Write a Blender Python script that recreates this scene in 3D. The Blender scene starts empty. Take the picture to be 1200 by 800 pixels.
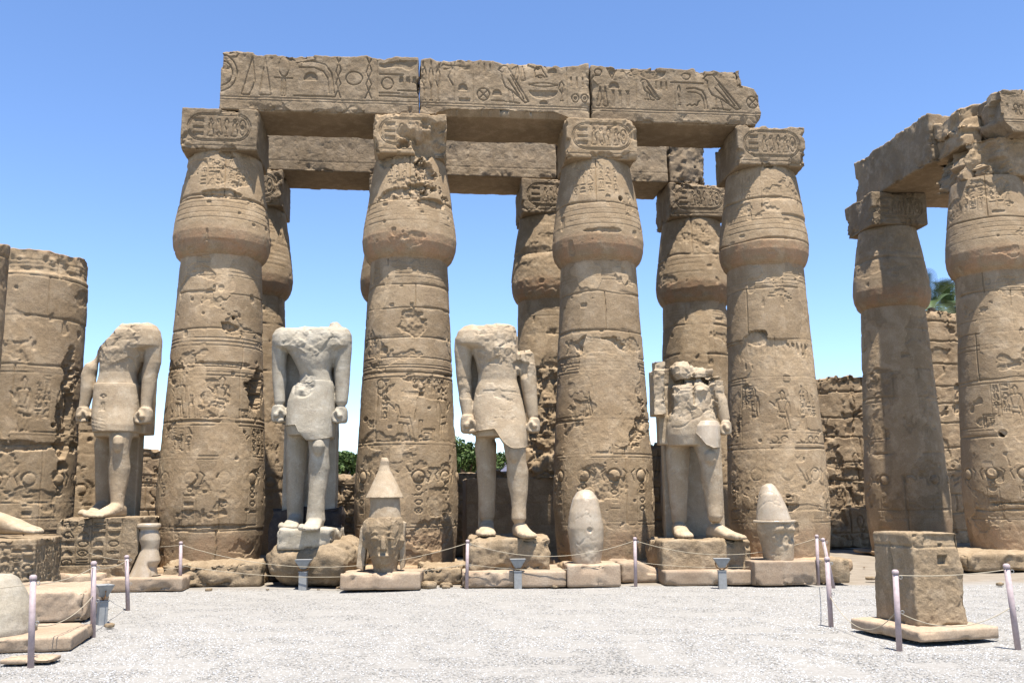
import bpy, math, random
import numpy as np

# ------------------------------------------------------------------ camera, sky, sun, exposure
S = bpy.context.scene
COL = S.collection
FOC, PITCH, ROLL, EYE = 1097.0, 0.166, -0.009, 1.6
_c, _s = math.cos(ROLL), math.sin(ROLL)
FWD = np.array([0, math.cos(PITCH), math.sin(PITCH)])
_R0 = np.array([1.0, 0, 0]); _U0 = np.array([0, -math.sin(PITCH), math.cos(PITCH)])
RGT = _R0 * _c + _U0 * _s
UPV = -_s * _R0 + _c * _U0

cam_d = bpy.data.cameras.new('camera'); cam = bpy.data.objects.new('camera', cam_d); COL.objects.link(cam)
from mathutils import Matrix, Vector
cam.matrix_world = Matrix(((RGT[0], UPV[0], -FWD[0], 0), (RGT[1], UPV[1], -FWD[1], 0),
                           (RGT[2], UPV[2], -FWD[2], EYE), (0, 0, 0, 1)))
cam_d.sensor_width = 36; cam_d.lens = FOC / 1200 * 36
cam_d.clip_start = 0.1; cam_d.clip_end = 3000
S.camera = cam

SUN_EL, SUN_AZ = math.radians(75), math.radians(18)      # azimuth: from behind the camera towards its right
world = bpy.data.worlds.new("World"); S.world = world; world.use_nodes = True
wn = world.node_tree; wn.nodes.clear()
sky = wn.nodes.new('ShaderNodeTexSky'); sky.sky_type = 'NISHITA'; sky.sun_disc = False
sky.sun_elevation = SUN_EL; sky.sun_rotation = math.pi - SUN_AZ
sky.air_density = 0.8; sky.dust_density = 0.0; sky.ozone_density = 2.0; sky.altitude = 0
bg = wn.nodes.new('ShaderNodeBackground'); bg.inputs['Strength'].default_value = 0.115
wo = wn.nodes.new('ShaderNodeOutputWorld')
hs = wn.nodes.new('ShaderNodeHueSaturation'); hs.inputs['Saturation'].default_value = 1.1; hs.inputs['Hue'].default_value = .505
wn.links.new(sky.outputs[0], hs.inputs['Color']); wn.links.new(hs.outputs[0], bg.inputs[0]); wn.links.new(bg.outputs[0], wo.inputs[0])

sun_dir = Vector((math.sin(SUN_AZ) * math.cos(SUN_EL), -math.cos(SUN_AZ) * math.cos(SUN_EL), math.sin(SUN_EL)))
sl = bpy.data.lights.new('sun', 'SUN'); sl.energy = 5.0; sl.angle = math.radians(0.5); sl.color = (1, 0.955, 0.89)
so = bpy.data.objects.new('sun', sl); COL.objects.link(so)
so.rotation_euler = sun_dir.to_track_quat('Z', 'Y').to_euler(); so.location = (0, 0, 40)
vs = S.view_settings; vs.view_transform = 'Standard'; vs.look = 'None'; vs.gamma = 1; vs.use_curve_mapping = False
vs.exposure = 1.25
S.cycles.max_bounces = 6; S.cycles.diffuse_bounces = 1

# ------------------------------------------------------------------ geometry helpers
def A(px, py, Y):
    """world point at depth Y whose bearing was measured in the photograph"""
    d = FWD + RGT * (px - 600) / FOC - UPV * (py - 400) / FOC
    return d * (Y / d[1]) + np.array([0, 0, EYE])
def G(px, py, z=0.0):
    """world point at height z"""
    d = FWD + RGT * (px - 600) / FOC - UPV * (py - 400) / FOC
    return d * ((z - EYE) / d[2]) + np.array([0, 0, EYE])

_rs = np.random.RandomState(7)
_PERM = _rs.permutation(256); _TAB = _rs.uniform(-1, 1, 256)
def noise(P, seed=0):
    P = P + seed * 17.31
    i = np.floor(P).astype(np.int64); f = P - i
    f = f * f * f * (f * (f * 6 - 15) + 10)
    def h(a, b, c): return _TAB[_PERM[(_PERM[(_PERM[a & 255] + b) & 255] + c) & 255]]
    x, y, z = i[..., 0], i[..., 1], i[..., 2]; u, v, w = f[..., 0], f[..., 1], f[..., 2]
    def l(a, b, t): return a + (b - a) * t
    return l(l(l(h(x, y, z), h(x+1, y, z), u), l(h(x, y+1, z), h(x+1, y+1, z), u), v),
             l(l(h(x, y, z+1), h(x+1, y, z+1), u), l(h(x, y+1, z+1), h(x+1, y+1, z+1), u), v), w)
def fbm(P, freq=1.0, octs=4, seed=0, gain=0.5):
    s = 0; a = 1.0
    for k in range(octs):
        s = s + a * noise(P * freq, seed + k * 3); freq *= 2.03; a *= gain
    return s
def facets(P, freq, seed=0):
    """flat broken planes: every cell of a jittered lattice gets its own tilted plane"""
    Q = P * freq + seed * 5.17; I = np.floor(Q).astype(np.int64); best = np.full(len(Q) if Q.ndim == 2 else Q.shape[:-1], 9.0); val = np.zeros_like(best)
    def h(a, k): return _TAB[_PERM[(_PERM[(_PERM[(a[..., 0] + k * 37) & 255] + a[..., 1]) & 255] + a[..., 2]) & 255]]
    for dx in (-1, 0, 1):
        for dy in (-1, 0, 1):
            for dz in (-1, 0, 1):
                C = I + np.array([dx, dy, dz]); j = np.stack([h(C, 1), h(C, 2), h(C, 3)], -1) * .48
                D = Q - (C + .5 + j); d = (D * D).sum(-1); nrm = np.stack([h(C, 4), h(C, 5), h(C, 6)], -1)
                v = (D * nrm).sum(-1) + .35 * h(C, 7); m = d < best; best = np.where(m, d, best); val = np.where(m, v, val)
    return val
def sstep(a, b, x):
    t = np.clip((x - a) / (b - a), 0, 1); return t * t * (3 - 2 * t)

def make_mesh(name, V, Q=None, T=None, mat=None, parent=None, smooth=True, origin=None, polys=None):
    """ONE mesh object from numpy arrays; origin is subtracted from the vertices"""
    V = np.asarray(V, float)
    if parent is not None: V = V - np.array(parent['_org'])
    elif origin is not None: V = V - np.asarray(origin, float)
    me = bpy.data.meshes.new(name)
    loops, tot = [], []
    if Q is not None and len(Q): loops.append(np.asarray(Q).ravel()); tot.append(np.full(len(Q), 4))
    if T is not None and len(T): loops.append(np.asarray(T).ravel()); tot.append(np.full(len(T), 3))
    loops = np.concatenate(loops).astype(np.int32); tot = np.concatenate(tot).astype(np.int32)
    me.vertices.add(len(V)); me.vertices.foreach_set('co', V.ravel())
    me.loops.add(len(loops)); me.loops.foreach_set('vertex_index', loops)
    me.polygons.add(len(tot)); st = np.concatenate([[0], np.cumsum(tot)[:-1]]).astype(np.int32)
    me.polygons.foreach_set('loop_start', st); me.polygons.foreach_set('loop_total', tot)
    me.update(calc_edges=True); me.validate()
    me.polygons.foreach_set('use_smooth', [bool(smooth)] * len(me.polygons))
    if mat: me.materials.append(mat)
    o = bpy.data.objects.new(name, me); COL.objects.link(o)
    if parent is not None: o.parent = parent
    elif origin is not None: o.location = [float(t) for t in origin]
    return o

def tone(o, a):
    at = o.data.attributes.new('tone', 'FLOAT', 'POINT'); n = len(o.data.vertices)
    a = np.asarray(a, float).ravel(); a = np.concatenate([a, np.full(n - len(a), a[-1])]) if len(a) < n else a[:n]
    at.data.foreach_set('value', a); return o
def tag(o, label=None, cat=None, group=None, kind=None):
    if label: o['label'] = label
    if cat: o['category'] = cat
    if group: o['group'] = group
    if kind: o['kind'] = kind
    return o
def thing(name, org, label, cat, group=None):
    o = bpy.data.objects.new(name, None); COL.objects.link(o)
    o.location = [float(t) for t in org]; o['_org'] = [float(t) for t in org]
    o.empty_display_size = 0.3
    return tag(o, label, cat, group)

class Geo:
    """collects raw pieces into one mesh"""
    def __init__(s): s.V, s.Q, s.T, s.n = [], [], [], 0
    def add(s, V, Q=None, T=None):
        V = np.asarray(V, float)
        s.V.append(V)
        if Q is not None and len(Q): s.Q.append(np.asarray(Q) + s.n)
        if T is not None and len(T): s.T.append(np.asarray(T) + s.n)
        s.n += len(V); return s
    def box(s, lo, hi, R=None, c=(0, 0, 0)):
        x0, y0, z0 = lo; x1, y1, z1 = hi
        V = np.array([[x0,y0,z0],[x1,y0,z0],[x1,y1,z0],[x0,y1,z0],[x0,y0,z1],[x1,y0,z1],[x1,y1,z1],[x0,y1,z1]], float)
        if R is not None: V = V @ np.asarray(R).T
        return s.add(V + np.array(c), [[3,2,1,0],[4,5,6,7],[0,1,5,4],[1,2,6,5],[2,3,7,6],[3,0,4,7]])
    def loft(s, rings):
        """rings: list of (n,3) arrays, capped"""
        n = len(rings[0]); m = len(rings)
        V = np.concatenate(rings + [np.mean(rings[0], 0)[None], np.mean(rings[-1], 0)[None]])
        i = np.arange(n); j = (i + 1) % n
        Q = np.concatenate([np.stack([k*n+i, k*n+j, (k+1)*n+j, (k+1)*n+i], 1) for k in range(m-1)])
        T = np.concatenate([np.stack([j, i, np.full(n, m*n)], 1), np.stack([(m-1)*n+i, (m-1)*n+j, np.full(n, m*n+1)], 1)])
        return s.add(V, Q, T)
    def tube(s, pts, rad, n=10, caps=True):
        pts = np.asarray(pts, float); m = len(pts)
        if np.isscalar(rad): rad = [rad] * m
        rings = []
        up = np.array([0.13, 0.21, 0.97])
        for k in range(m):
            t = pts[min(k+1, m-1)] - pts[max(k-1, 0)]; t /= np.linalg.norm(t) + 1e-9
            if abs(t @ up) > 0.9: a = np.cross(t, [1, 0.1, 0])
            else: a = np.cross(t, up)
            a /= np.linalg.norm(a); b = np.cross(t, a)
            if rings and k and (a @ pa) < 0: pass
            th = np.arange(n) / n * 2 * np.pi
            ring = lambda c, r: c + r * (np.cos(th)[:, None] * a + np.sin(th)[:, None] * b)
            if k == 0 and caps: rings.append(ring(pts[k] - t * rad[k] * .6, rad[k] * .6))
            rings.append(ring(pts[k], rad[k])); pa = a
            if k == m-1 and caps: rings.append(ring(pts[k] + t * rad[k] * .6, rad[k] * .6))
        return s.loft(rings)
    def obj(s, name, mat, parent=None, smooth=False, origin=None):
        return make_mesh(name, np.concatenate(s.V), np.concatenate(s.Q) if s.Q else None,
                         np.concatenate(s.T) if s.T else None, mat, parent, smooth, origin)

def rotz(a): c, s = math.cos(a), math.sin(a); return np.array([[c, -s, 0], [s, c, 0], [0, 0, 1.0]])

# ------------------------------------------------------------------ materials
def nodes(m): m.use_nodes = True; return m.node_tree
def stone(name, cols, scale=1.0, bump=0.25, rough=0.92, grain=45, spec=0.15, stain=None, stain_amt=0.5, paint=None, coord='Object'):
    """mottled stone: cols = (dark, mid, light) base colours; optional stain colour in patches"""
    m = bpy.data.materials.new(name); t = nodes(m); N, L = t.nodes, t.links
    bs = N['Principled BSDF']; bs.inputs['Roughness'].default_value = rough; bs.inputs['Specular IOR Level'].default_value = spec
    tc = N.new('ShaderNodeTexCoord'); crd = tc.outputs[coord]
    def nz(sc, det=5, rgh=.6, dist=0):
        n = N.new('ShaderNodeTexNoise'); n.inputs['Scale'].default_value = sc; n.inputs['Detail'].default_value = det
        n.inputs['Roughness'].default_value = rgh; n.inputs['Distortion'].default_value = dist
        L.new(crd, n.inputs['Vector']); return n
    def ramp(src, a, b):
        r = N.new('ShaderNodeMapRange'); r.inputs['From Min'].default_value = a; r.inputs['From Max'].default_value = b
        L.new(src, r.inputs['Value']); return r.outputs[0]
    def mix(f, a, b):
        x = N.new('ShaderNodeMix'); x.data_type = 'RGBA'
        if isinstance(f, float): x.inputs['Factor'].default_value = f
        else: L.new(f, x.inputs['Factor'])
        for s_, v in (('A', a), ('B', b)):
            sock = [i for i in x.inputs if i.name == s_ and i.type == 'RGBA'][0]
            if isinstance(v, tuple): sock.default_value = (*v, 1)
            else: L.new(v, sock)
        return [o for o in x.outputs if o.type == 'RGBA'][0]
    d, mid, l = cols
    big = nz(.8 * scale, 6, .65, .3)
    c1 = mix(ramp(big.outputs[0], .35, .65), d, mid)
    med = nz(3.2 * scale, 7, .7, .2)
    c2 = mix(ramp(med.outputs[0], .48, .72), c1, l)
    fine = nz(grain, 3, .7)
    fr = N.new('ShaderNodeMapRange'); L.new(fine.outputs[0], fr.inputs['Value'])
    fr.inputs['From Min'].default_value = .3; fr.inputs['From Max'].default_value = .7
    fr.inputs['To Min'].default_value = .8; fr.inputs['To Max'].default_value = 1.15
    vm = N.new('ShaderNodeVectorMath'); vm.operation = 'SCALE'
    if stain:
        sn = nz(1.3 * scale, 8, .75, .8)
        sm = N.new('ShaderNodeMath'); sm.operation = 'MULTIPLY'; sm.inputs[1].default_value = stain_amt
        L.new(ramp(sn.outputs[0], .55, .68), sm.inputs[0])
        c2 = mix(sm.outputs[0], c2, stain)
    if paint:      # (z0, z1, colour, amount): worn pigment left in a band of heights
        gz = N.new('ShaderNodeNewGeometry'); sp = N.new('ShaderNodeSeparateXYZ'); L.new(gz.outputs['Position'], sp.inputs[0])
        for (z0, z1, pc, amt) in paint:
            up = ramp(sp.outputs['Z'], z0 - .12, z0 + .12); dn = ramp(sp.outputs['Z'], z1 + .12, z1 - .12)
            m1 = N.new('ShaderNodeMath'); m1.operation = 'MULTIPLY'; L.new(up, m1.inputs[0]); L.new(dn, m1.inputs[1])
            pn = nz(2.4, 6, .7, .4); m2 = N.new('ShaderNodeMath'); m2.operation = 'MULTIPLY'
            L.new(m1.outputs[0], m2.inputs[0]); L.new(ramp(pn.outputs[0], .38, .62), m2.inputs[1])
            m3 = N.new('ShaderNodeMath'); m3.operation = 'MULTIPLY'; L.new(m2.outputs[0], m3.inputs[0]); m3.inputs[1].default_value = amt
            c2 = mix(m3.outputs[0], c2, pc)
    at = N.new('ShaderNodeAttribute'); at.attribute_name = 'tone'; ta = N.new('ShaderNodeMath'); ta.operation = 'ADD'; ta.inputs[1].default_value = 1
    L.new(at.outputs['Fac'], ta.inputs[0]); tm = N.new('ShaderNodeMath'); tm.operation = 'MULTIPLY'; L.new(ta.outputs[0], tm.inputs[0]); L.new(fr.outputs[0], tm.inputs[1])
    L.new(c2, vm.inputs[0]); L.new(tm.outputs[0], vm.inputs['Scale'])
    L.new(vm.outputs[0], bs.inputs['Base Color'])
    # bump: pits and grain
    pit = nz(14 * scale, 8, .75, .1)
    mu = N.new('ShaderNodeMath'); mu.operation = 'MULTIPLY_ADD'
    L.new(fine.outputs[0], mu.inputs[0]); mu.inputs[1].default_value = .3; L.new(pit.outputs[0], mu.inputs[2])
    bp = N.new('ShaderNodeBump'); bp.inputs['Strength'].default_value = bump; bp.inputs['Distance'].default_value = .05
    L.new(mu.outputs[0], bp.inputs['Height']); L.new(bp.outputs[0], bs.inputs['Normal'])
    return m
def plain(name, col, rough=.6, metal=0.0, spec=.4, var=.12, scale=18):
    m = bpy.data.materials.new(name); t = nodes(m); N, L = t.nodes, t.links
    bs = N['Principled BSDF']; bs.inputs['Roughness'].default_value = rough; bs.inputs['Metallic'].default_value = metal
    bs.inputs['Specular IOR Level'].default_value = spec
    tc = N.new('ShaderNodeTexCoord'); n = N.new('ShaderNodeTexNoise'); n.inputs['Scale'].default_value = scale; n.inputs['Detail'].default_value = 6
    L.new(tc.outputs['Object'], n.inputs['Vector'])
    r = N.new('ShaderNodeValToRGB'); L.new(n.outputs[0], r.inputs[0])
    r.color_ramp.elements[0].position = .3; r.color_ramp.elements[1].position = .7
    r.color_ramp.elements[0].color = (*[c * (1 - var) for c in col], 1); r.color_ramp.elements[1].color = (*[min(1, c * (1 + var)) for c in col], 1)
    L.new(r.outputs[0], bs.inputs['Base Color'])
    return m

SAND = ((.24, .168, .097), (.302, .219, .133), (.365, .275, .178))
M_col = stone('sandstone', SAND, 1.0, .35, stain=(.22, .155, .10), stain_amt=.45,
              paint=[(-.2, .95, (.33, .215, .125), .7), (6.75, 7.25, (.36, .19, .10), .55)])
M_beam = stone('weathered_sandstone', ((.185, .134, .082), (.245, .182, .115), (.305, .235, .157)), 1.1, .4, stain=(.15, .115, .08), stain_amt=.55)
M_block = stone('sandstone_block', ((.215, .155, .092), (.28, .208, .13), (.345, .265, .175)), 1.4, .5, stain=(.17, .125, .08), stain_amt=.6)
M_wall = stone('wall_sandstone', ((.21, .145, .085), (.285, .205, .125), (.35, .262, .168)), 1.0, .6, stain=(.16, .11, .07), stain_amt=.6)
M_gran = stone('pale_granite', ((.30, .222, .138), (.365, .284, .190), (.425, .345, .245)), 1.5, .3, rough=.75, grain=70, spec=.25, stain=(.235, .175, .115), stain_amt=.6)
M_grang = stone('grey_granite', ((.275, .232, .168), (.34, .298, .228), (.40, .358, .285)), 1.5, .3, rough=.75, grain=70, spec=.25, stain=(.22, .175, .125), stain_amt=.55)
M_polish = stone('polished_granite', ((.325, .252, .17), (.395, .32, .23), (.45, .38, .285)), 1.2, .04, rough=.33, grain=90, spec=.5, stain=(.40, .30, .22), stain_amt=.35)
M_pink = stone('pink_sandstone_slab', ((.27, .195, .13), (.335, .25, .172), (.39, .305, .22)), 1.2, .2, stain=(.26, .185, .125), stain_amt=.45)
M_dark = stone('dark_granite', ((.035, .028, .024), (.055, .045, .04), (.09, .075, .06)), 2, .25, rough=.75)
M_post = plain('faded_pink_paint', (.34, .268, .262), .6, var=.15, scale=25)
M_rope = plain('beige_cord', (.33, .28, .20), .9)
M_grey = plain('grey_painted_metal', (.24, .24, .23), .6, var=.12)
M_lens = plain('lamp_glass', (.22, .235, .24), .2, 0, .6)
M_rust = plain('rusty_bracket', (.30, .15, .06), .8, var=.3)
# ------------------------------------------------------------------ carving
class Relief:
    """height field on a (u, v) grid that strokes are cut into"""
    def __init__(s, U, V, w=.018, d=.022):
        s.U, s.V, s.w, s.d = U, V, w, d; s.H = np.zeros((len(V), len(U)))
    def _win(s, u0, u1, v0, v1, m):
        a, b = np.searchsorted(s.U, [min(u0, u1) - m, max(u0, u1) + m]); c, d = np.searchsorted(s.V, [min(v0, v1) - m, max(v0, v1) + m])
        return slice(c, d), slice(a, b)
    def seg(s, p, q, w=None, d=None):
        w = w or s.w; d = d or s.d
        r, c = s._win(p[0], q[0], p[1], q[1], w)
        if r.stop <= r.start or c.stop <= c.start: return
        u = s.U[c][None, :]; v = s.V[r][:, None]
        dx, dy = q[0] - p[0], q[1] - p[1]; L = dx * dx + dy * dy + 1e-12
        t = np.clip(((u - p[0]) * dx + (v - p[1]) * dy) / L, 0, 1)
        ds = np.hypot(u - p[0] - t * dx, v - p[1] - t * dy)
        s.H[r, c] = np.minimum(s.H[r, c], -d * np.clip(1.3 * (1 - (ds / w) ** 2), 0, 1))
    def path(s, pts, w=None, d=None, close=False):
        if close: pts = list(pts) + [pts[0]]
        for a, b in zip(pts[:-1], pts[1:]): s.seg(a, b, w, d)
    def ell(s, c, rx, ry=None, w=None, d=None, a0=0, a1=360, n=22):
        ry = ry or rx
        s.path([(c[0] + rx * math.cos(math.radians(a)), c[1] + ry * math.sin(math.radians(a))) for a in np.linspace(a0, a1, n)], w, d)
    def fill(s, pts, d=None):
        d = d or s.d * 1.2; P = np.array(pts)
        r, c = s._win(P[:, 0].min(), P[:, 0].max(), P[:, 1].min(), P[:, 1].max(), 0)
        if r.stop <= r.start or c.stop <= c.start: return
        u = s.U[c][None, :] + 0 * s.V[r][:, None]; v = s.V[r][:, None] + 0 * s.U[c][None, :]
        ins = np.zeros(u.shape, bool); j = len(P) - 1
        for i in range(len(P)):
            xi, yi, xj, yj = *P[i], *P[j]
            ins ^= ((yi > v) != (yj > v)) & (u < (xj - xi) * (v - yi) / (yj - yi + 1e-12) + xi); j = i
        s.H[r, c] = np.where(ins, np.minimum(s.H[r, c], -d), s.H[r, c])
    def boss(s, c, R, h=.03):
        s.ell(c, R, w=s.w * 1.3, d=s.d * 1.6)
        r, k = s._win(c[0] - R, c[0] + R, c[1] - R, c[1] + R, 0)
        if r.stop <= r.start or k.stop <= k.start: return
        q = 1 - ((s.U[k][None] - c[0]) ** 2 + (s.V[r][:, None] - c[1]) ** 2) / (R * .86) ** 2
        s.H[r, k] = np.where(q > 0, h * np.sqrt(np.clip(q, 0, 1)) - .006, s.H[r, k])

def halfdisc(x0, x1, y0, y1, down=False, n=12):
    P = []
    for a in np.linspace(0, 180, n):
        cx = (x0 + x1) / 2 + (x1 - x0) / 2 * math.cos(math.radians(a))
        P.append((cx, y1 - (y1 - y0) * math.sin(math.radians(a)) if down else y0 + (y1 - y0) * math.sin(math.radians(a))))
    return P
def glyph(R, k, x, y, w, h, flip=False, **kw):
    def T(p): return (x + (1 - p[0] if flip else p[0]) * w, y + p[1] * h)
    def P(pts, close=False, w_=None): R.path([T(p) for p in pts], w_, close=close)
    def Fl(pts): R.fill([T(p) for p in pts])
    def C(cx, cy, rx, ry, a0=0, a1=360): P([(cx + rx * math.cos(math.radians(a)), cy + ry * math.sin(math.radians(a))) for a in np.linspace(a0, a1, 20)])
    if k == 'ankh': C(.5, .74, .24, .25); P([(.5, .48), (.5, 0)]); P([(.1, .45), (.9, .45)]); P([(.42, .42), (.4, 0), (.6, 0), (.58, .42)])
    elif k == 'disc': C(.5, .5, .42, .42)
    elif k == 'dot': C(.5, .5, .42, .42); C(.5, .5, .12, .12)
    elif k == 'city': C(.5, .5, .45, .45); P([(.2, .2), (.8, .8)]); P([(.8, .2), (.2, .8)])
    elif k == 'loaf': Fl(halfdisc(.1, .9, .1, .85)); P(halfdisc(.1, .9, .1, .85), True)
    elif k == 'bowl': Fl(halfdisc(.02, .98, .1, .9, True)); P(halfdisc(.02, .98, .1, .9, True), True)
    elif k == 'bar': Fl([(0, .2), (1, .2), (1, .8), (0, .8)]); P([(0, .2), (1, .2), (1, .8), (0, .8)], True)
    elif k == 'line': P([(0, .5), (1, .5)], w_=R.w * 1.3)
    elif k == 'water': P([(i / 10, .35 + .3 * (i % 2)) for i in range(11)])
    elif k == 'reed': P([(.5, 0), (.5, .4), (.15, .6), (.3, .9), (.5, 1), (.75, .8), (.6, .4)]); P([(.35, 0), (.65, 0)])
    elif k == 'lens': C(.5, .1, .62, .62, 38, 142); C(.5, .95, .62, .62, 218, 322)
    elif k == 'eye': C(.5, .2, .6, .5, 40, 140); C(.5, .85, .6, .5, 220, 320); C(.5, .5, .14, .16)
    elif k == 'staff': P([(.35, 0), (.45, .85), (.3, 1), (.6, .98), (.55, .8)]); P([(.55, 0), (.6, .8)])
    elif k == 'twist': P([(.25, 0), (.7, .35), (.3, .65), (.65, 1)]); P([(.7, 0), (.3, .35), (.7, .7), (.35, 1)])
    elif k == 'legs': P([(.05, 0), (.35, 1), (.45, .35), (.3, 0)], True); P([(.6, 0), (.75, 1), (.95, 0)], True)
    elif k == 'hook': P([(0, .9), (.4, .95), (.75, .85), (.92, .6), (1, .02)], w_=R.w * 1.2); P([(.06, .75), (.45, .75), (.7, .65), (.82, .45), (.86, 0)])
    elif k == 'arc': C(-.2, .5, 1.1, .5, -75, 75); C(-.2, .5, .85, .36, -75, 75)
    elif k == 'bird':
        P([(.1, .86), (.2, .98), (.34, .97), (.42, .86), (.98, .05), (.88, .02), (.52, .3), (.30, .42), (.2, .62), (.2, .8), (.1, .86)], w_=R.w * 1.25)
        P([(.46, .72), (.84, .12)]); P([(.38, .62), (.7, .2)]); P([(.40, .36), (.38, .04), (.52, .02)]); P([(.5, .3), (.54, .02), (.66, 0)]); P([(.28, .03), (.72, 0)])
    elif k == 'owl':
        P([(.2, .05), (.15, .6), (.3, .95), (.6, .98), (.68, .7), (.98, .1), (.8, .08), (.6, .25), (.4, .2)], True); P([(.4, .2), (.4, 0), (.6, 0)]); C(.38, .8, .06, .05)
    elif k == 'seated':
        C(.5, .86, .13, .11); P([(.4, .75), (.25, .6), (.25, .2), (.1, .02), (.9, .02), (.88, .35), (.65, .42), (.65, .62), (.55, .75)]); P([(.65, .62), (.9, .72)])
    elif k == 'snake': P([(0, .2), (.2, .35), (.35, .2), (.55, .35), (.75, .2), (.85, .6), (.98, .7)])
    elif k == 'square': P([(.1, .1), (.9, .1), (.9, .9), (.1, .9)], True)
    elif k == 'ticks':
        for i in range(3): P([(.12 + .34 * i, .1), (.12 + .34 * i, .9)], w_=R.w * 1.2)
    elif k == 'blocks':
        for i in range(3): Fl([(.04 + .34 * i, .05), (.28 + .34 * i, .05), (.24 + .34 * i, .9), (.08 + .34 * i, .9)])
    elif k == 'tri': P([(.5, .0), (.1, 1), (.9, 1)], True); Fl([(.5, .15), (.25, .9), (.75, .9)])
    elif k == 'horn': P([(.1, .9), (.9, .95), (.5, .6), (.95, .3)], w_=R.w * 1.2)
    elif k == 'trib': Fl([(0, .76), (1, .76), (1, 1), (0, 1)]); Fl([(0, .4), (1, .4), (1, .56), (0, .56)]); Fl([(0, 0), (1, 0), (1, .24), (0, .24)])
    elif k == 'king':      # standing figure, about 1:2.3
        P([(.42, .80), (.40, .95), (.5, 1), (.62, .93), (.60, .80), (.52, .77)]); P([(.42, .9), (.36, .93)])
        P([(.42, .78), (.2, .76), (.3, .5), (.22, .34), (.70, .30), (.60, .5), (.78, .76), (.6, .79)], w_=R.w * 1.3)
        P([(.2, .76), (.12, .6), (.02, .66), (-.14, .72)]); P([(.2, .72), (.18, .56), (.06, .6)]); P([(.78, .76), (.86, .58), (.84, .38)])
        P([(.30, .34), (.22, .02), (.04, 0), (.34, 0), (.44, .32)], w_=R.w * 1.3); P([(.56, .31), (.66, .02), (.5, 0), (.8, 0), (.70, .30)], w_=R.w * 1.3)
        P([(.24, .45), (.66, .42)])
    elif k == 'throne':
        P([(0, 0), (1, 0), (1, .8), (.8, .8), (.8, .45), (0, .45)], True); P([(.15, .05), (.85, .05), (.85, .38), (.15, .38)], True); P([(.4, .12), (.7, .12), (.7, .3), (.4, .3)], True)
    elif k == 'jars':
        for i in range(3): P([(.05 + .33 * i, 0), (.02 + .33 * i, .5), (.12 + .33 * i, .7), (.10 + .33 * i, 1)]); P([(.25 + .33 * i, 0), (.28 + .33 * i, .5), (.2 + .33 * i, .7), (.22 + .33 * i, 1)])
SMALL = ['disc', 'loaf', 'bar', 'water', 'eye', 'square', 'snake', 'lens', 'dot', 'bowl', 'line', 'ticks', 'horn']
TALL = ['reed', 'ankh', 'staff', 'owl', 'seated', 'legs', 'twist', 'bird']
def text_columns(R, x0, x1, y0, y1, cw, rnd, lines=True):
    """columns of signs ruled by vertical lines"""
    n = max(1, int(round((x1 - x0) / cw))); cw = (x1 - x0) / n
    for i in range(n):
        xa = x0 + i * cw
        if lines: R.seg((xa, y0), (xa, y1), R.w * .7, R.d * .7)
        y = y1
        while y > y0 + cw * .35:
            if rnd.random() < .45: h = cw * .95; k = rnd.choice(TALL)
            else: h = cw * .45; k = rnd.choice(SMALL)
            if y - h < y0: break
            glyph(R, k, xa + cw * .16, y - h * .93, cw * .68, h * .82, rnd.random() < .5); y -= h
    if lines: R.seg((x1, y0), (x1, y1), R.w * .7, R.d * .7)
def cartouche(R, x0, x1, y0, y1, rnd):
    r = (y1 - y0) / 2; ym = (y0 + y1) / 2
    for g, ww in ((0, R.w), (R.w * 2.2, R.w * .8)):
        P = [(x0 + r + (r - g) * math.cos(math.radians(a)), ym + (r - g) * math.sin(math.radians(a))) for a in np.linspace(90, 270, 12)]
        P += [(x1 - r + (r - g) * math.cos(math.radians(a)), ym + (r - g) * math.sin(math.radians(a))) for a in np.linspace(-90, 90, 12)]
        R.path(P, ww, R.d, True)
    W = x1 - x0; b = y0 + .17 * (y1 - y0); h = .66 * (y1 - y0)
    glyph(R, 'trib', x0 + .09 * W, b, .17 * W, h)
    for i, k in enumerate(['seated', 'owl', 'reed', 'seated', 'dot'] if rnd.random() < .6 else ['dot', 'seated', 'staff', 'reed', 'reed']):
        glyph(R, k, x0 + (.31 + .125 * i) * W, b, .115 * W, h)
def masonry(R, course, rnd, x0=None, x1=None, w=.014, d=.03, bl=(.8, 1.6), wob=.03):
    """joints between laid blocks"""
    x0 = R.U[0] if x0 is None else x0; x1 = R.U[-1] if x1 is None else x1
    z = R.V[0] + course * rnd.uniform(.6, 1)
    ys = [R.V[0]]
    while z < R.V[-1] - .1:
        n = 14; P = [(x0 + (x1 - x0) * i / n, z + rnd.uniform(-wob, wob) * .5) for i in range(n + 1)]
        R.path(P, w * rnd.uniform(.8, 1.5), d); ys.append(z); z += course * rnd.uniform(.8, 1.2)
    ys.append(R.V[-1])
    for a, b in zip(ys[:-1], ys[1:]):
        x = x0 + rnd.uniform(.2, bl[1])
        while x < x1:
            R.path([(x, a), (x + rnd.uniform(-wob, wob), (a + b) / 2), (x + rnd.uniform(-wob, wob), b)], w * rnd.uniform(.7, 1.3), d); x += rnd.uniform(*bl)

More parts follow.
